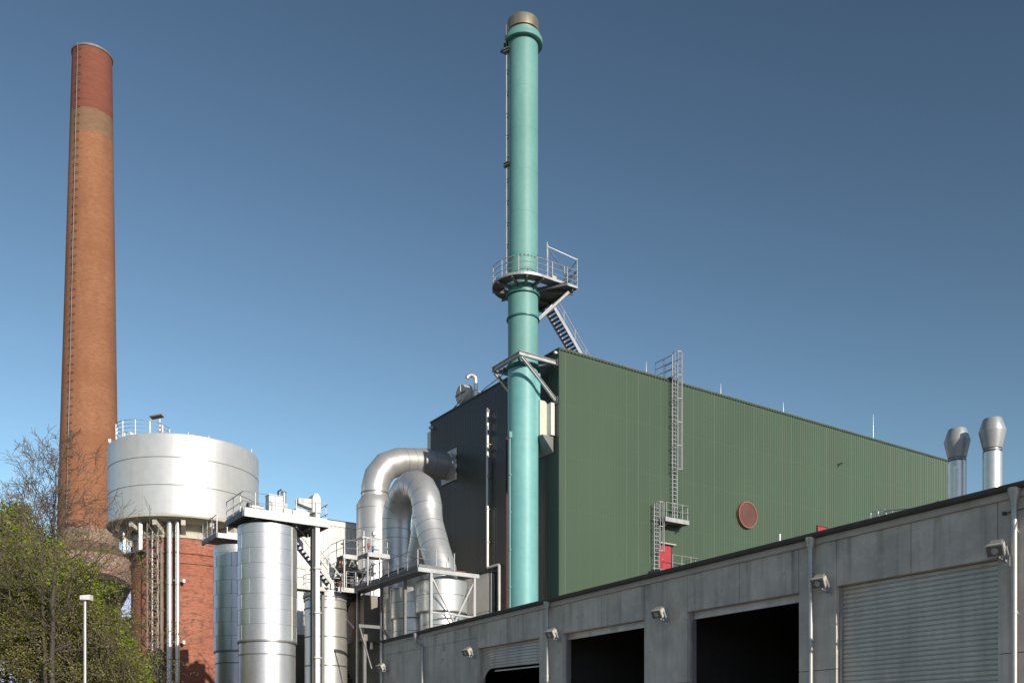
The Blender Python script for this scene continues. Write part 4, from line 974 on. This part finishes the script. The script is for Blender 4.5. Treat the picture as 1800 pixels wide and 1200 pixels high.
m.build('ladder_rungs', M['gutter'], bc)
T2 = 4.75
MB().lathe([(Rz(25)-.05,24.9),(Rz(25)+.25,24.6),(T2-.3,23.55),(T2+.1,23.4)], (bx,by,0), 72, lean=None).build('tank_roof', M['oldroof'], bc, 30)
MB().lathe([(T2+.1,23.38),(T2,23.3),(T2,20.6),(T2+.06,20.55)], (bx,by,0), 72).build('tank_wall', M['oldtank'], bc, 30)
MB().lathe([(T2+.06,20.53),(T2-.05,20.4),(3.55,18.0),(3.5,17.7)], (bx,by,0), 72).build('tank_cone', M['oldroof'], bc, 30)
MB().lathe([(3.7,17.7),(3.7,17.45),(3.5,17.4),(3.5,0)], (bx,by,0), 72).build('tank_base', M['cream'], bc, 30)

# ------------------------------------------------------------------ house behind the trees
hx0, hy0 = at(150, 97); hb = thing('brick_house', (hx0, hy0, 0), 'low brick building with a dark slate roof behind the trees', 'building')
o = MB(); ca, cb = at(165,98), at(246,98); ca2, cb2 = at(165,110), at(246,110)
o.poly([ca,cb,cb2,ca2], 0, 13.7); o.build('wall', M['brick'], hb)
e = .5
m = MB(); A1 = (*at(163,97.4),13.75); B1 = (*at(248,97.4),13.75); A2 = (*at(163,104),17.2-.8); B2 = (*at(248,104),17.2-.8); A3 = (*at(163,111),13.75); B3 = (*at(248,111),13.75)
m.add([A1,B1,B2,A2,A3,B3], [(0,1,2,3),(3,2,5,4),(0,3,4),(1,5,2),(0,4,5,1)]); m.build('roof', M['slate'], hb)
m = MB(); m.bar((A1[0],A1[1],13.72),(B1[0],B1[1],13.72),.2,.16); m.build('eaves', M['white'], hb)
p0 = V(A1).lerp(V(B1), .68); p1 = V(A2).lerp(V(B2), .68); m = MB(); m.bar(p0+V((0,0,.06)), p1+V((0,0,.06)), .08); m.build('roof_ladder', M['galv'], hb)

# ------------------------------------------------------------------ concrete garage building
WX = 19.0
def gz(y): return 6.95-(y-10.5)*.0125                  # gutter top height
cb_ = thing('concrete_garage', (WX, 20, 0), 'long grey cast concrete garage building with four tall gateways', 'building')
doors = [(10.87,14.74),(15.83,19.64),(21.4,25.3),(26.6,30.45)]
LZt = 5.57; TH = .32
def panel(y0, y1, z0, flat=None, name='wall_panel'):
    g = .008; m = MB(); zt0 = (gz(y0)-.27) if flat is None else flat; zt1 = (gz(y1)-.27) if flat is None else flat
    m.hexa(WX, WX+TH, y0+g, y1-g, z0, z0, zt0, zt1); return m.build(name, M['conc'], cb_)
YS, YE = 8.4, 38.3
for y0, y1 in doors:
    ym_ = (y0+y1)/2; panel(y0, ym_, LZt, name='lintel'); panel(ym_, y1, LZt, name='lintel')
piers = [(YS+.0,10.87),(14.74,15.83),(19.64,21.4),(25.3,26.6),(30.45,33.6),(33.6,36.2),(36.2,YE)]
for i, (y0, y1) in enumerate(piers):
    if i == 0:
        for a, b_ in ((8.4,9.9),(9.9,10.87)): panel(a, b_, 3.66); panel(a, b_, 0, 3.645)
    elif i < 4:
        panel(y0, y1, 3.66); panel(y0, y1, 0, 3.645)
    else:
        panel(y0, y1, 0, 5.95); 
        m = MB(); g = .008; m.hexa(WX, WX+TH, y0+g, y1-g, 5.962, 5.962, gz(y0)-.27, gz(y1)-.27); m.build('wall_panel', M['conc'], cb_)
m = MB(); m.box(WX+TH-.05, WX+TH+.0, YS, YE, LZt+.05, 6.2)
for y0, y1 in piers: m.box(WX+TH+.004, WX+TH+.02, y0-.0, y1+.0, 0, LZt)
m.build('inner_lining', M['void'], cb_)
m = MB(); m.hexa(WX-.07, WX+TH, YS, 33.7, gz(YS)-.266, gz(33.7)-.266, gz(YS)-.12, gz(33.7)-.12); m.hexa(WX-.02, WX+TH, 33.7, YE, gz(33.7)-.266, gz(YE)-.266, gz(33.7)-.12, gz(YE)-.12); m.build('fascia', M['conc_pale'], cb_)
# half round gutter
def gutter(x, y0, y1, mm):
    n = 8; vs = []
    for y in (y0, y1):
        for k in range(n+1):
            a = math.pi+math.pi*k/n; vs.append((x+.085*math.cos(a), y, gz(y)-.03+.095*math.sin(a)))
        for k in range(n+1):
            a = 2*math.pi-math.pi*k/n; vs.append((x+.078*math.cos(a), y, gz(y)-.025+.088*math.sin(a)))
    L = 2*(n+1); mm.add(vs, [(i, (i+1)%L, (i+1)%L+L, i+L) for i in range(L)]+[tuple(reversed(range(L))), tuple(range(L,2*L))])
m = MB(); gutter(WX-.17, YS, 33.7, m); gutter(WX-.09, 34.1, YE+.1, m); m.bar((WX-.17,33.7,gz(33.7)-.06),(WX-.09,34.1,gz(34.1)-.06),.16,.1)
y = YS
m.build('gutter', M['gutter'], cb_, 40)
m = MB()
m.hexa(WX-.1, WX+.3, YS, YE, gz(YS)-.115, gz(YE)-.115, gz(YS)+.0, gz(YE)+.0); m.build('roof_edge', M['gutter'], cb_)
m = MB(); m.add([(WX+.3,YS,gz(YS)-.02),(34,YS,7.1),(34,YE,7.0),(WX+.3,YE,gz(YE)-.02),(WX+.3,YS,gz(YS)-.2),(34,YS,6.9),(34,YE,6.8),(WX+.3,YE,gz(YE)-.2)],[(0,1,2,3),(7,6,5,4),(0,4,5,1),(1,5,6,2),(2,6,7,3),(3,7,4,0)]); m.build('roof', M['roof'], cb_)
m = MB(); m.box(33.7,34,YS,YE,0,6.75); m.box(WX+TH+.03,33.7,YS,YS+.3,0,6.7); m.box(WX+TH+.03,33.7,YE-.3,YE,0,6.5); m.build('wall', M['void'], cb_)['label'] = 'dark inner faces of the garage'  # interior shade put into the colour, faces kept near black
MB().box(WX+TH, 33.95, YS-.02, YS-.001, 0, 6.6).build('end_wall', M['conc'], cb_)
MB().box(WX+.1, WX+TH+.0, YE+.001, YE+.02, 0, 6.3).build('end_return', M['conc'], cb_)
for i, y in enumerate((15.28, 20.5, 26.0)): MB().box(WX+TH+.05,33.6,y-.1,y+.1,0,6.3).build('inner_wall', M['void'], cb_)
# shutters
def curtain(y0, y1, z0, label, z1=LZt, bul=None, zf=None):
    m = MB(); X = WX+.2; h = .105; n = int((z1-z0)/h)
    prof = []
    for i in range(n):
        z = z1-i*h
        prof += [(X, z), (X-.022, z-.02), (X-.022, z-.085), (X, z-.098)]
    prof.append((X, z1-n*h)); k = 32
    ys = [lerp(y0+.05, y1-.05, j/k) for j in range(k+1)]
    vs = []
    for y in ys:
        for x, z in prof:
            dz = 0; dx = 0
            if zf: z = zf(y, z)
            if bul: dx = bul(y, z)
            vs.append((x+dx, y, z))
    L = len(prof); m.add(vs, [(j*L+i, j*L+i+1, (j+1)*L+i+1, (j+1)*L+i) for j in range(k) for i in range(L-1)])
    o = m.build('roller_shutter', M['shutter'], cb_); o['label'] = label; return o
curtain(*doors[0], 0, 'fully closed roller shutter')
yd0, yd1 = doors[3]
def zf(y, z):
    t = max(0, (y-(yd1-.75))/.75); low = 4.70-.015*(yd1-y) - .62*t**2.2
    q = (LZt-z)/(LZt-4.63); return LZt-(LZt-low)*min(1.0, q)
def bul(y, z): return -.10*math.sin(max(0, min(1, (LZt-z)/.95))*2.2)*math.sin((y-yd0)/(yd1-yd0)*3.14)
o = curtain(yd0, yd1, 4.63, 'roller shutter stuck near the top with a bent bottom edge', bul=bul, zf=zf)
m = MB(); m.bar((WX+.17,yd0+.06,4.645),(WX+.11,yd1-1.0,4.675),.03,.045); m.build('bottom_bar', M['zinc'], o)
for y0, y1 in doors[1:3]:
    m = MB(); X = WX+.2
    m.box(X+.0, X+.06, y0+.06, y1-.06, LZt-.12, LZt-.002); m.box(X-.02, X+.04, y0+.06, y1-.06, LZt-.2, LZt-.123)
    m.build('roller_shutter', M['shutter'], cb_)['label'] = 'raised roller shutter, only its bottom slats showing'
for y0, y1 in doors:
    m = MB(); m.box(WX+.12, WX+.3, y1-.05, y1-.009, 0, LZt-.004); m.box(WX+.12, WX+.3, y0+.009, y0+.05, 0, LZt-.004); split(m, 'guide_rail', M['zinc'], cb_)
# downpipes
def downpipe(u, head=True, r=.055):
    X = WX-.13; y, D = onX(u, X); m = MB(); zt = gz(y)-.1
    m.lathe([(.13,zt),(.12,zt-.1),(r+.01,zt-.28),(r+.01,zt-.34)], (X,y,0), 12); m.build('hopper_head', M['zinc'], cb_, 40)
    m = MB(); m.tube([(X,y,zt-.3),(X,y,0)], r, 14)
    z = zt-.85
    while z > .3: m.lathe([(r,z),(r+.012,z),(r+.012,z+.05),(r,z+.05)], (X,y,0), 12); m.box(X,WX+.0,y-.02,y+.02,z+.0,z+.03); z -= 1.6
    m.build('downpipe', M['zinc'], cb_, 40)
for u in (1783, 1425, 962): downpipe(u)
X = WX-.13; y0, D = onX(731, X); y1, _ = onX(742.5, X); m = MB(); zt = gz(y0)-.12; zb = zz(1134, D)
m.tube([(X,y0,zt),(X,y0,zb+.12),(X,y0-.12,zb),(X,y1+.08,zb-.06),(X,y1,zb-.16),(X,y1,0)], .06, 12); m.lathe([(.11,zt+.05),(.06,zt-.2)], (X,y0,0), 12); m.build('downpipe', M['zinc'], cb_, 40)
X = WX-.1; y0, D = onX(670.5, X); m = MB(); m.tube([(X,y0,gz(y0)-.1),(X,y0,0)], .06, 12); m.build('downpipe', M['zinc'], cb_, 40)
# floodlights
def flood(name_loc, label):
    t = thing('floodlight', name_loc, label, 'floodlight', 'floodlights on the concrete wall'); x, y, z = name_loc
    tilt = R(32); yaw = R(12)
    Mx = Matrix.Translation((x-.34,y,z)) @ Matrix.Rotation(yaw,4,'Z') @ Matrix.Rotation(-tilt,4,'Y') @ Matrix.Scale(.84,4)
    def tr(mb): mb.v = [tuple(Mx @ V(p)) for p in mb.v]; return mb
    m = MB(); m.add([(-.16,-.2,-.15),(-.16,.2,-.15),(-.16,.2,.15),(-.16,-.2,.15),(.14,-.15,-.10),(.14,.15,-.10),(.14,.15,.10),(.14,-.15,.10)], [(0,1,2,3),(7,6,5,4),(0,4,5,1),(1,5,6,2),(2,6,7,3),(3,7,4,0)])
    for k in range(5): m.box(.0+k*.03, .012+k*.03, -.13, .13, .12, .155)
    m.box(.142,.2,-.08,.08,-.06,.06)
    tr(m).build('housing', M['housing'], t)
    m = MB(); m.box(-.172,-.163,-.175,.175,-.125,.125); tr(m).build('glass', M['glass'], t)
    m = MB(); vs = [(-.176, .08*math.cos(a), .08*math.sin(a)) for a in [i*math.pi/8 for i in range(16)]]; m.add(vs, [tuple(range(16))]); tr(m).build('reflector', M['galv'], t)
    m = MB()
    for s in (-.22,.22): m.box(-.03,.03,s-.008,s+.008,-.2,.02)
    m.box(-.03,.03,-.212,.212,-.215,-.2); tr(m)
    m.bar((x-.3,y,z-.16),(x-.02,y,z-.22),.05); m.box(x-.02,x-.002,y-.08,y+.08,z-.32,z-.12); m.build('bracket', M['galv'], t)
    return t
fl = None
for u, v, lab in ((1752,963,'floodlight on the concrete wall above the closed shutter, nearest the right edge'), (1441,1021,'floodlight beside the downpipe between the closed shutter and the dark gateway'),
                (1158,1076,'floodlight on the pier between the two open dark gateways'), (970,1112,'floodlight on the second downpipe, right of the bent shutter'),
                (822,1144,'floodlight on the concrete wall left of the bent shutter'), (670,1171,'floodlight at the far left end of the concrete wall')):
    y, D = onX(u, WX-.34); z = zz(v, D)
    if fl is None: fl = flood((WX, y, z), lab)
    else: dup(fl, (WX, y, z), lab)
# wall bracket cable right of the rightmost downpipe
y, D = onX(1765, WX-.05); z = zz(902, D); m = MB(); m.tube([(WX-.05,y,z),(WX-.2,y-1.6,z+.02)], .012, 5); m.box(WX-.08,WX-.0,y-.03,y+.03,z-.03,z+.03); tag(m.build('stay_wire', M['gutter']), 'thin wire and hook by the rightmost downpipe', 'wire')
# roof vents
def vent(x, y, lab, r=.235):
    t = thing('roof_vent', (x, y, 6.9), lab, 'roof vent', 'silver exhaust vents on the garage roof')
    zt = 10.5
    MB().tube([(x,y,6.9),(x,y,zt-.87)], r, 32).build('pipe', M['alu_bright'], t, 40)
    MB().lathe([(r-.03,zt-.87),(r-.03,zt-.8),(r+.0,zt-.78),(.33,zt-.35),(.335,zt-.32),(.23,zt),(.22,zt),(.3,zt-.33)], (x,y,0), 32).build('cap', M['grey_cap'], t, 30)
    m = MB(); m.lathe([(r-.02,zt-.9),(r-.0,zt-.89),(r+.0,zt-.84),(r-.03,zt-.83)], (x,y,0), 32); m.lathe([(r,6.95),(r+.06,6.95),(r+.06,7.0),(r,7.05)], (x,y,0), 32); m.build('collar', M['gutter'], t, 30)
    return t
y, _ = onX(1682.5, 25); vent(25, y, 'left silver roof vent with bulging cap, half in shadow')
y, _ = onX(1744.5, 25); vent(25, y, 'right silver roof vent with bulging cap, fully sunlit')
# small rails on the garage roof
y0, D = onX(1531, 20.4); y1, _ = onX(1555, 20.4); y2, _ = onX(1650, 20.4)
t = thing('roof_handrail', (20.4, y1, 7), 'thin low handrail lying along the garage roof left of the vents', 'railing')
m = MB()
for ya, yb in ((y0,lerp(y0,y1,.4)),(lerp(y0,y1,.55),y1)):
    zt = zz(900, D); m.tube([(20.4,ya,7),(20.4,ya,zt),(20.4,yb,zt),(20.4,yb,7)], .014, 6); m.tube([(20.7,ya,7),(20.7,ya,zt),(20.7,yb,zt),(20.7,yb,7)], .014, 6)
m.build('hoops', M['galv'], t); m = MB(); m.tube([(20.4,y1,zz(903,D)),(20.4,lerp(y1,y2,.8),7.3),(20.4,y2,7.38),(20.4,y2-.3,7.2)], .015, 6); m.build('rail', M['galv'], t)
y, D = onX(1370, 20.2); tag(MB().bar((20.2,y,6.9),(20.2,y,zz(938,D)),.05).build('roof_peg', M['white']), 'small white peg above the gutter below the round vent', 'peg')
y, D = onX(1798, 20.2); t = thing('roof_bracket', (20.2,y,7), 'small dark bracket cluster above the gutter at the right edge', 'bracket'); m = MB()
for k in range(3): m.tube([(20.2,y+.1*k,7),(20.2,y+.25+.1*k,7.22),(20.2,y+.05+.12*k,7.3)], .02, 5)
split(m, 'hooks', M['gutter'], t); MB().box(20.1,20.3,y-.15,y+.35,6.98,7.05).build('base', M['gutter'], t)

# ------------------------------------------------------------------ street lamp
x, y = at(149.5, 32); z = zz(1050, 32)
t = thing('street_lamp', (x, y, 0), 'pale street lamp with a boxy head in front of the trees', 'street lamp')
MB().tube([(x,y,0),(x,y,3),(x,y,z-.08)], [.07,.055,.048], 12).build('pole', M['zinc'], t, 40)
m = MB(); a = V((x,y,z)); q = []
for sx_, k in ((-.13,.75),(.21,1.0)):
    for w_, h_ in ((-.13,-.085),(.13,-.085),(.13,.085),(-.13,.085)): p = a+RT*sx_+FW*w_*k+V((0,0,h_*k)); q.append(tuple(p))
m.add(q, [(0,1,2,3),(7,6,5,4),(0,4,5,1),(1,5,6,2),(2,6,7,3),(3,7,4,0)]); m.build('lamp_head', M['white'], t)
m = MB(); m.box(x-.1,x+.12,y-.09,y+.09,z-.11,z-.088); m.build('lamp_glass', M['glass'], t)

# ------------------------------------------------------------------ trees
def rv(rng, k=1.0): return V((rng.uniform(-k,k), rng.uniform(-k,k), rng.uniform(-k,k)))
def branch(segs, tips, p, d, L, r, lv, last, rng, kids, up, gn, rmin):
    n = 4 if lv < 2 else 3; pts = [p.copy()]; rs = [r]; dd = d.copy(); ds = [dd.copy()]
    for i in range(n):
        dd = (dd+rv(rng, gn)+V((0,0,up))).normalized(); p = p+dd*L/n
        pts.append(p.copy()); rs.append(max(rmin, r*(1-.6*(i+1)/n))); ds.append(dd.copy())
    segs.append((pts, rs, lv))
    if lv >= last: tips.append((p, dd)); return
    if lv >= last-1: tips.append((p, dd))
    k = rng.randint(*kids)
    for j in range(k):
        f = n*(.25+.75*(j+rng.uniform(.2,1))/k); i = min(n-1, int(f)); q = pts[i].lerp(pts[i+1], min(1, f-i))
        ax = rv(rng); ax = (ax-ds[i]*ax.dot(ds[i])).normalized(); a = R(rng.uniform(28,58))
        nd = (ds[i]*math.cos(a)+ax*math.sin(a)).normalized()
        branch(segs, tips, q, nd, L*rng.uniform(.42,.66), max(rmin, rs[i]*.55), lv+1, last, rng, kids, up, gn, rmin)
def maketree(x, y, H, z0, rad, r0, nprim, last, rng, kids=(4,5), up=.10, gn=.16, rmin=.009, lean=(0,0), ang=(38,72), stems=1):
    segs = []; tips = []
    for s_ in range(stems):
        ox, oy = (0,0) if s_ == 0 else (rng.uniform(-.7,.7), rng.uniform(-.7,.7)); h = H*(1 if s_ == 0 else rng.uniform(.82,.93))
        pts = []; rs = []; n = 14; wx_, wy_ = 0, 0
        for i in range(n+1):
            t_ = i/n; wx_ += rng.uniform(-.09,.09); wy_ += rng.uniform(-.09,.09)
            pts.append(V((x+ox*min(1,.4+t_)+wx_*min(1,t_*2)+lean[0]*t_, y+oy*min(1,.4+t_)+wy_*min(1,t_*2)+lean[1]*t_, h*t_))); rs.append(max(rmin*1.5, r0*(1-t_)**.8*(1 if s_ == 0 else .8)))
        segs.append((pts, rs, 0))
        m_ = nprim//stems
        for j in range(m_):
            t_ = lerp(z0/h, .985, ((j+rng.random())/m_)**.85); f = t_*n; i = min(n-1, int(f)); q = pts[i].lerp(pts[i+1], f-i)
            az = j*2.4+rng.uniform(-.5,.5); k = (t_-z0/h)/(1-z0/h); a = R(lerp(ang[1], ang[0], k)+rng.uniform(-8,8))
            L = rad*(1.05-.75*k**1.3)*rng.uniform(.75,1.1)
            d = V((math.cos(az)*math.sin(a), math.sin(az)*math.sin(a), math.cos(a)))
            branch(segs, tips, q, d, L, max(rmin*2, rs[i]*.45), 1, last, rng, kids, up, gn, rmin)
    return segs, tips
def wood(t, segs, split_, mats):
    a, b_ = MB(), MB()
    for pts, rs, lv in segs: (a if lv <= split_ else b_).tube(pts, rs, 8 if lv < 1 else 5 if lv < 2 else 3, False)
    a.build('trunk', mats[0], t, 60)
    if b_.f: b_.build('twigs', mats[1], t)
def leaves(name, t, centres, n, size, spread, mat, rng):
    m = MB(); v = m.v; f = m.f
    for _ in range(n):
        c = rng.choice(centres); s = size*rng.uniform(.6,1.4)
        p = V(c)+V((rng.gauss(0,spread),rng.gauss(0,spread),rng.gauss(0,spread*.7)))
        a = V((rng.uniform(-1,1),rng.uniform(-1,1),rng.uniform(-.7,.7))).normalized(); b_ = a.cross(rv(rng)).normalized()
        a = a*s; b_ = b_*s*.6; k = len(v)
        v += [tuple(p-a), tuple(p+b_), tuple(p+a), tuple(p-b_)]; f.append((k,k+1,k+2,k+3)); m.mi.append(0)
    return m.build(name, mat, t)
rng = random.Random(21)
bxx, byy = at(95, 46)
t = thing('bare_tree', (bxx, byy, 0), 'large bare tree with fine bare twigs reaching in front of the brick chimney', 'tree')
segs, tips = maketree(bxx, byy, 15.2, 6.4, 4.5, .18, 40, 4, rng, (4,5), .05, .17, .0085, (0,0), (24,64), 2)
wood(t, segs, 1, (M['bark'], M['twig']))
leaves('buds', t, [p for p, d in tips if p.z < 11.5], 9000, .035, .10, M['bud'], rng)
def leafy(u, D, H, z0, rad, lab, seed, n, size, sp, mat, name='leafy_tree', np_=46, last=3, r0=.2, kids=(4,5)):
    rg = random.Random(seed); x, y = at(u, D); t = thing(name, (x, y, 0), lab, 'tree')
    segs, tips = maketree(x, y, H, z0, rad, r0, np_, last, rg, kids, .06, .16, .012, (0,0), (28,82), 2)
    wood(t, segs, 1, (M['bark'], M['twig']))
    cl = [p for p, d in tips]; rg.shuffle(cl); cl = cl[:max(40, int(len(cl)*.55))]
    leaves('crown', t, cl, n, size, sp, mat, rg); return t
leafy(12, 58, 14.3, 5, 5.0, 'tall leafy tree with fresh yellow green leaves at the left edge', 3, 60000, .11, .28, M['leaf'], np_=60)
leafy(120, 60, 12.3, 5, 3.2, 'leafy tree with fresh green leaves below the old chimney tank', 4, 24000, .10, .24, M['leaf'])
leafy(188, 57, 9.3, 4, 2.1, 'low bright green leafy tree beside the brick tower', 5, 17000, .095, .22, M['leaf'])
leafy(40, 50, 9.4, 4, 3.2, 'olive budding tree in front of the yellow green tree on the left', 6, 24000, .055, .22, M['bud'], 'budding_tree', 50, 4)
leafy(140, 49, 9.0, 4, 3.0, 'olive budding tree right behind the street lamp', 8, 24000, .05, .22, M['bud'], 'budding_tree', 50, 4)
leafy(216, 55, 7.0, 3, 1.5, 'low brownish budding tree at the foot of the brick tower', 9, 9000, .05, .2, M['bud'], 'budding_tree', 30, 4)

# ------------------------------------------------------------------ surface detail goes into the part it lies on
def join(src, dst):
    a, b = src.data, dst.data
    off = len(b.materials)
    for m_ in a.materials: b.materials.append(m_)
    nv = [tuple(v.co) for v in b.vertices]+[tuple(v.co) for v in a.vertices]; nb = len(b.vertices)
    nf = [tuple(p.vertices) for p in b.polygons]+[tuple(i+nb for i in p.vertices) for p in a.polygons]
    mi = [p.material_index for p in b.polygons]+[p.material_index+off for p in a.polygons]
    sm = [p.use_smooth for p in b.polygons]+[p.use_smooth for p in a.polygons]
    me = bpy.data.meshes.new(b.name)
    me.from_pydata(nv, [], nf)
    for m_ in b.materials: me.materials.append(m_)
    me.polygons.foreach_set('material_index', mi); me.polygons.foreach_set('use_smooth', sm); me.update()
    if any(sm): me.set_sharp_from_angle(angle=R(30))
    dst.data = me; bpy.data.objects.remove(src)
PAIRS = {'seam': ('cladding','shell','riser','arch','drum','tank','casing'), 'band': ('shell',), 'trim_clips': ('parapet_trim',), 'rungs': ('side_rails',), 'ladder_rungs': ('ladder',),
         'joint': ('pipe',), 'stripe': ('pole',), 'collar': ('pipe',), 'lattice': ('legs',)}
for root in [o for o in list(C.objects) if o.parent is None and o.type == 'EMPTY']:
    for ch in list(root.children):
        base = ch.name.split('.')[0]
        if base in PAIRS and ch.type == 'MESH' and ch.data.users == 1 and not (base == 'collar' and root.name.startswith('steel')):
            for want in PAIRS[base]:
                tg = [c for c in root.children if c.name.split('.')[0] == want]
                if tg: join(ch, tg[0]); break
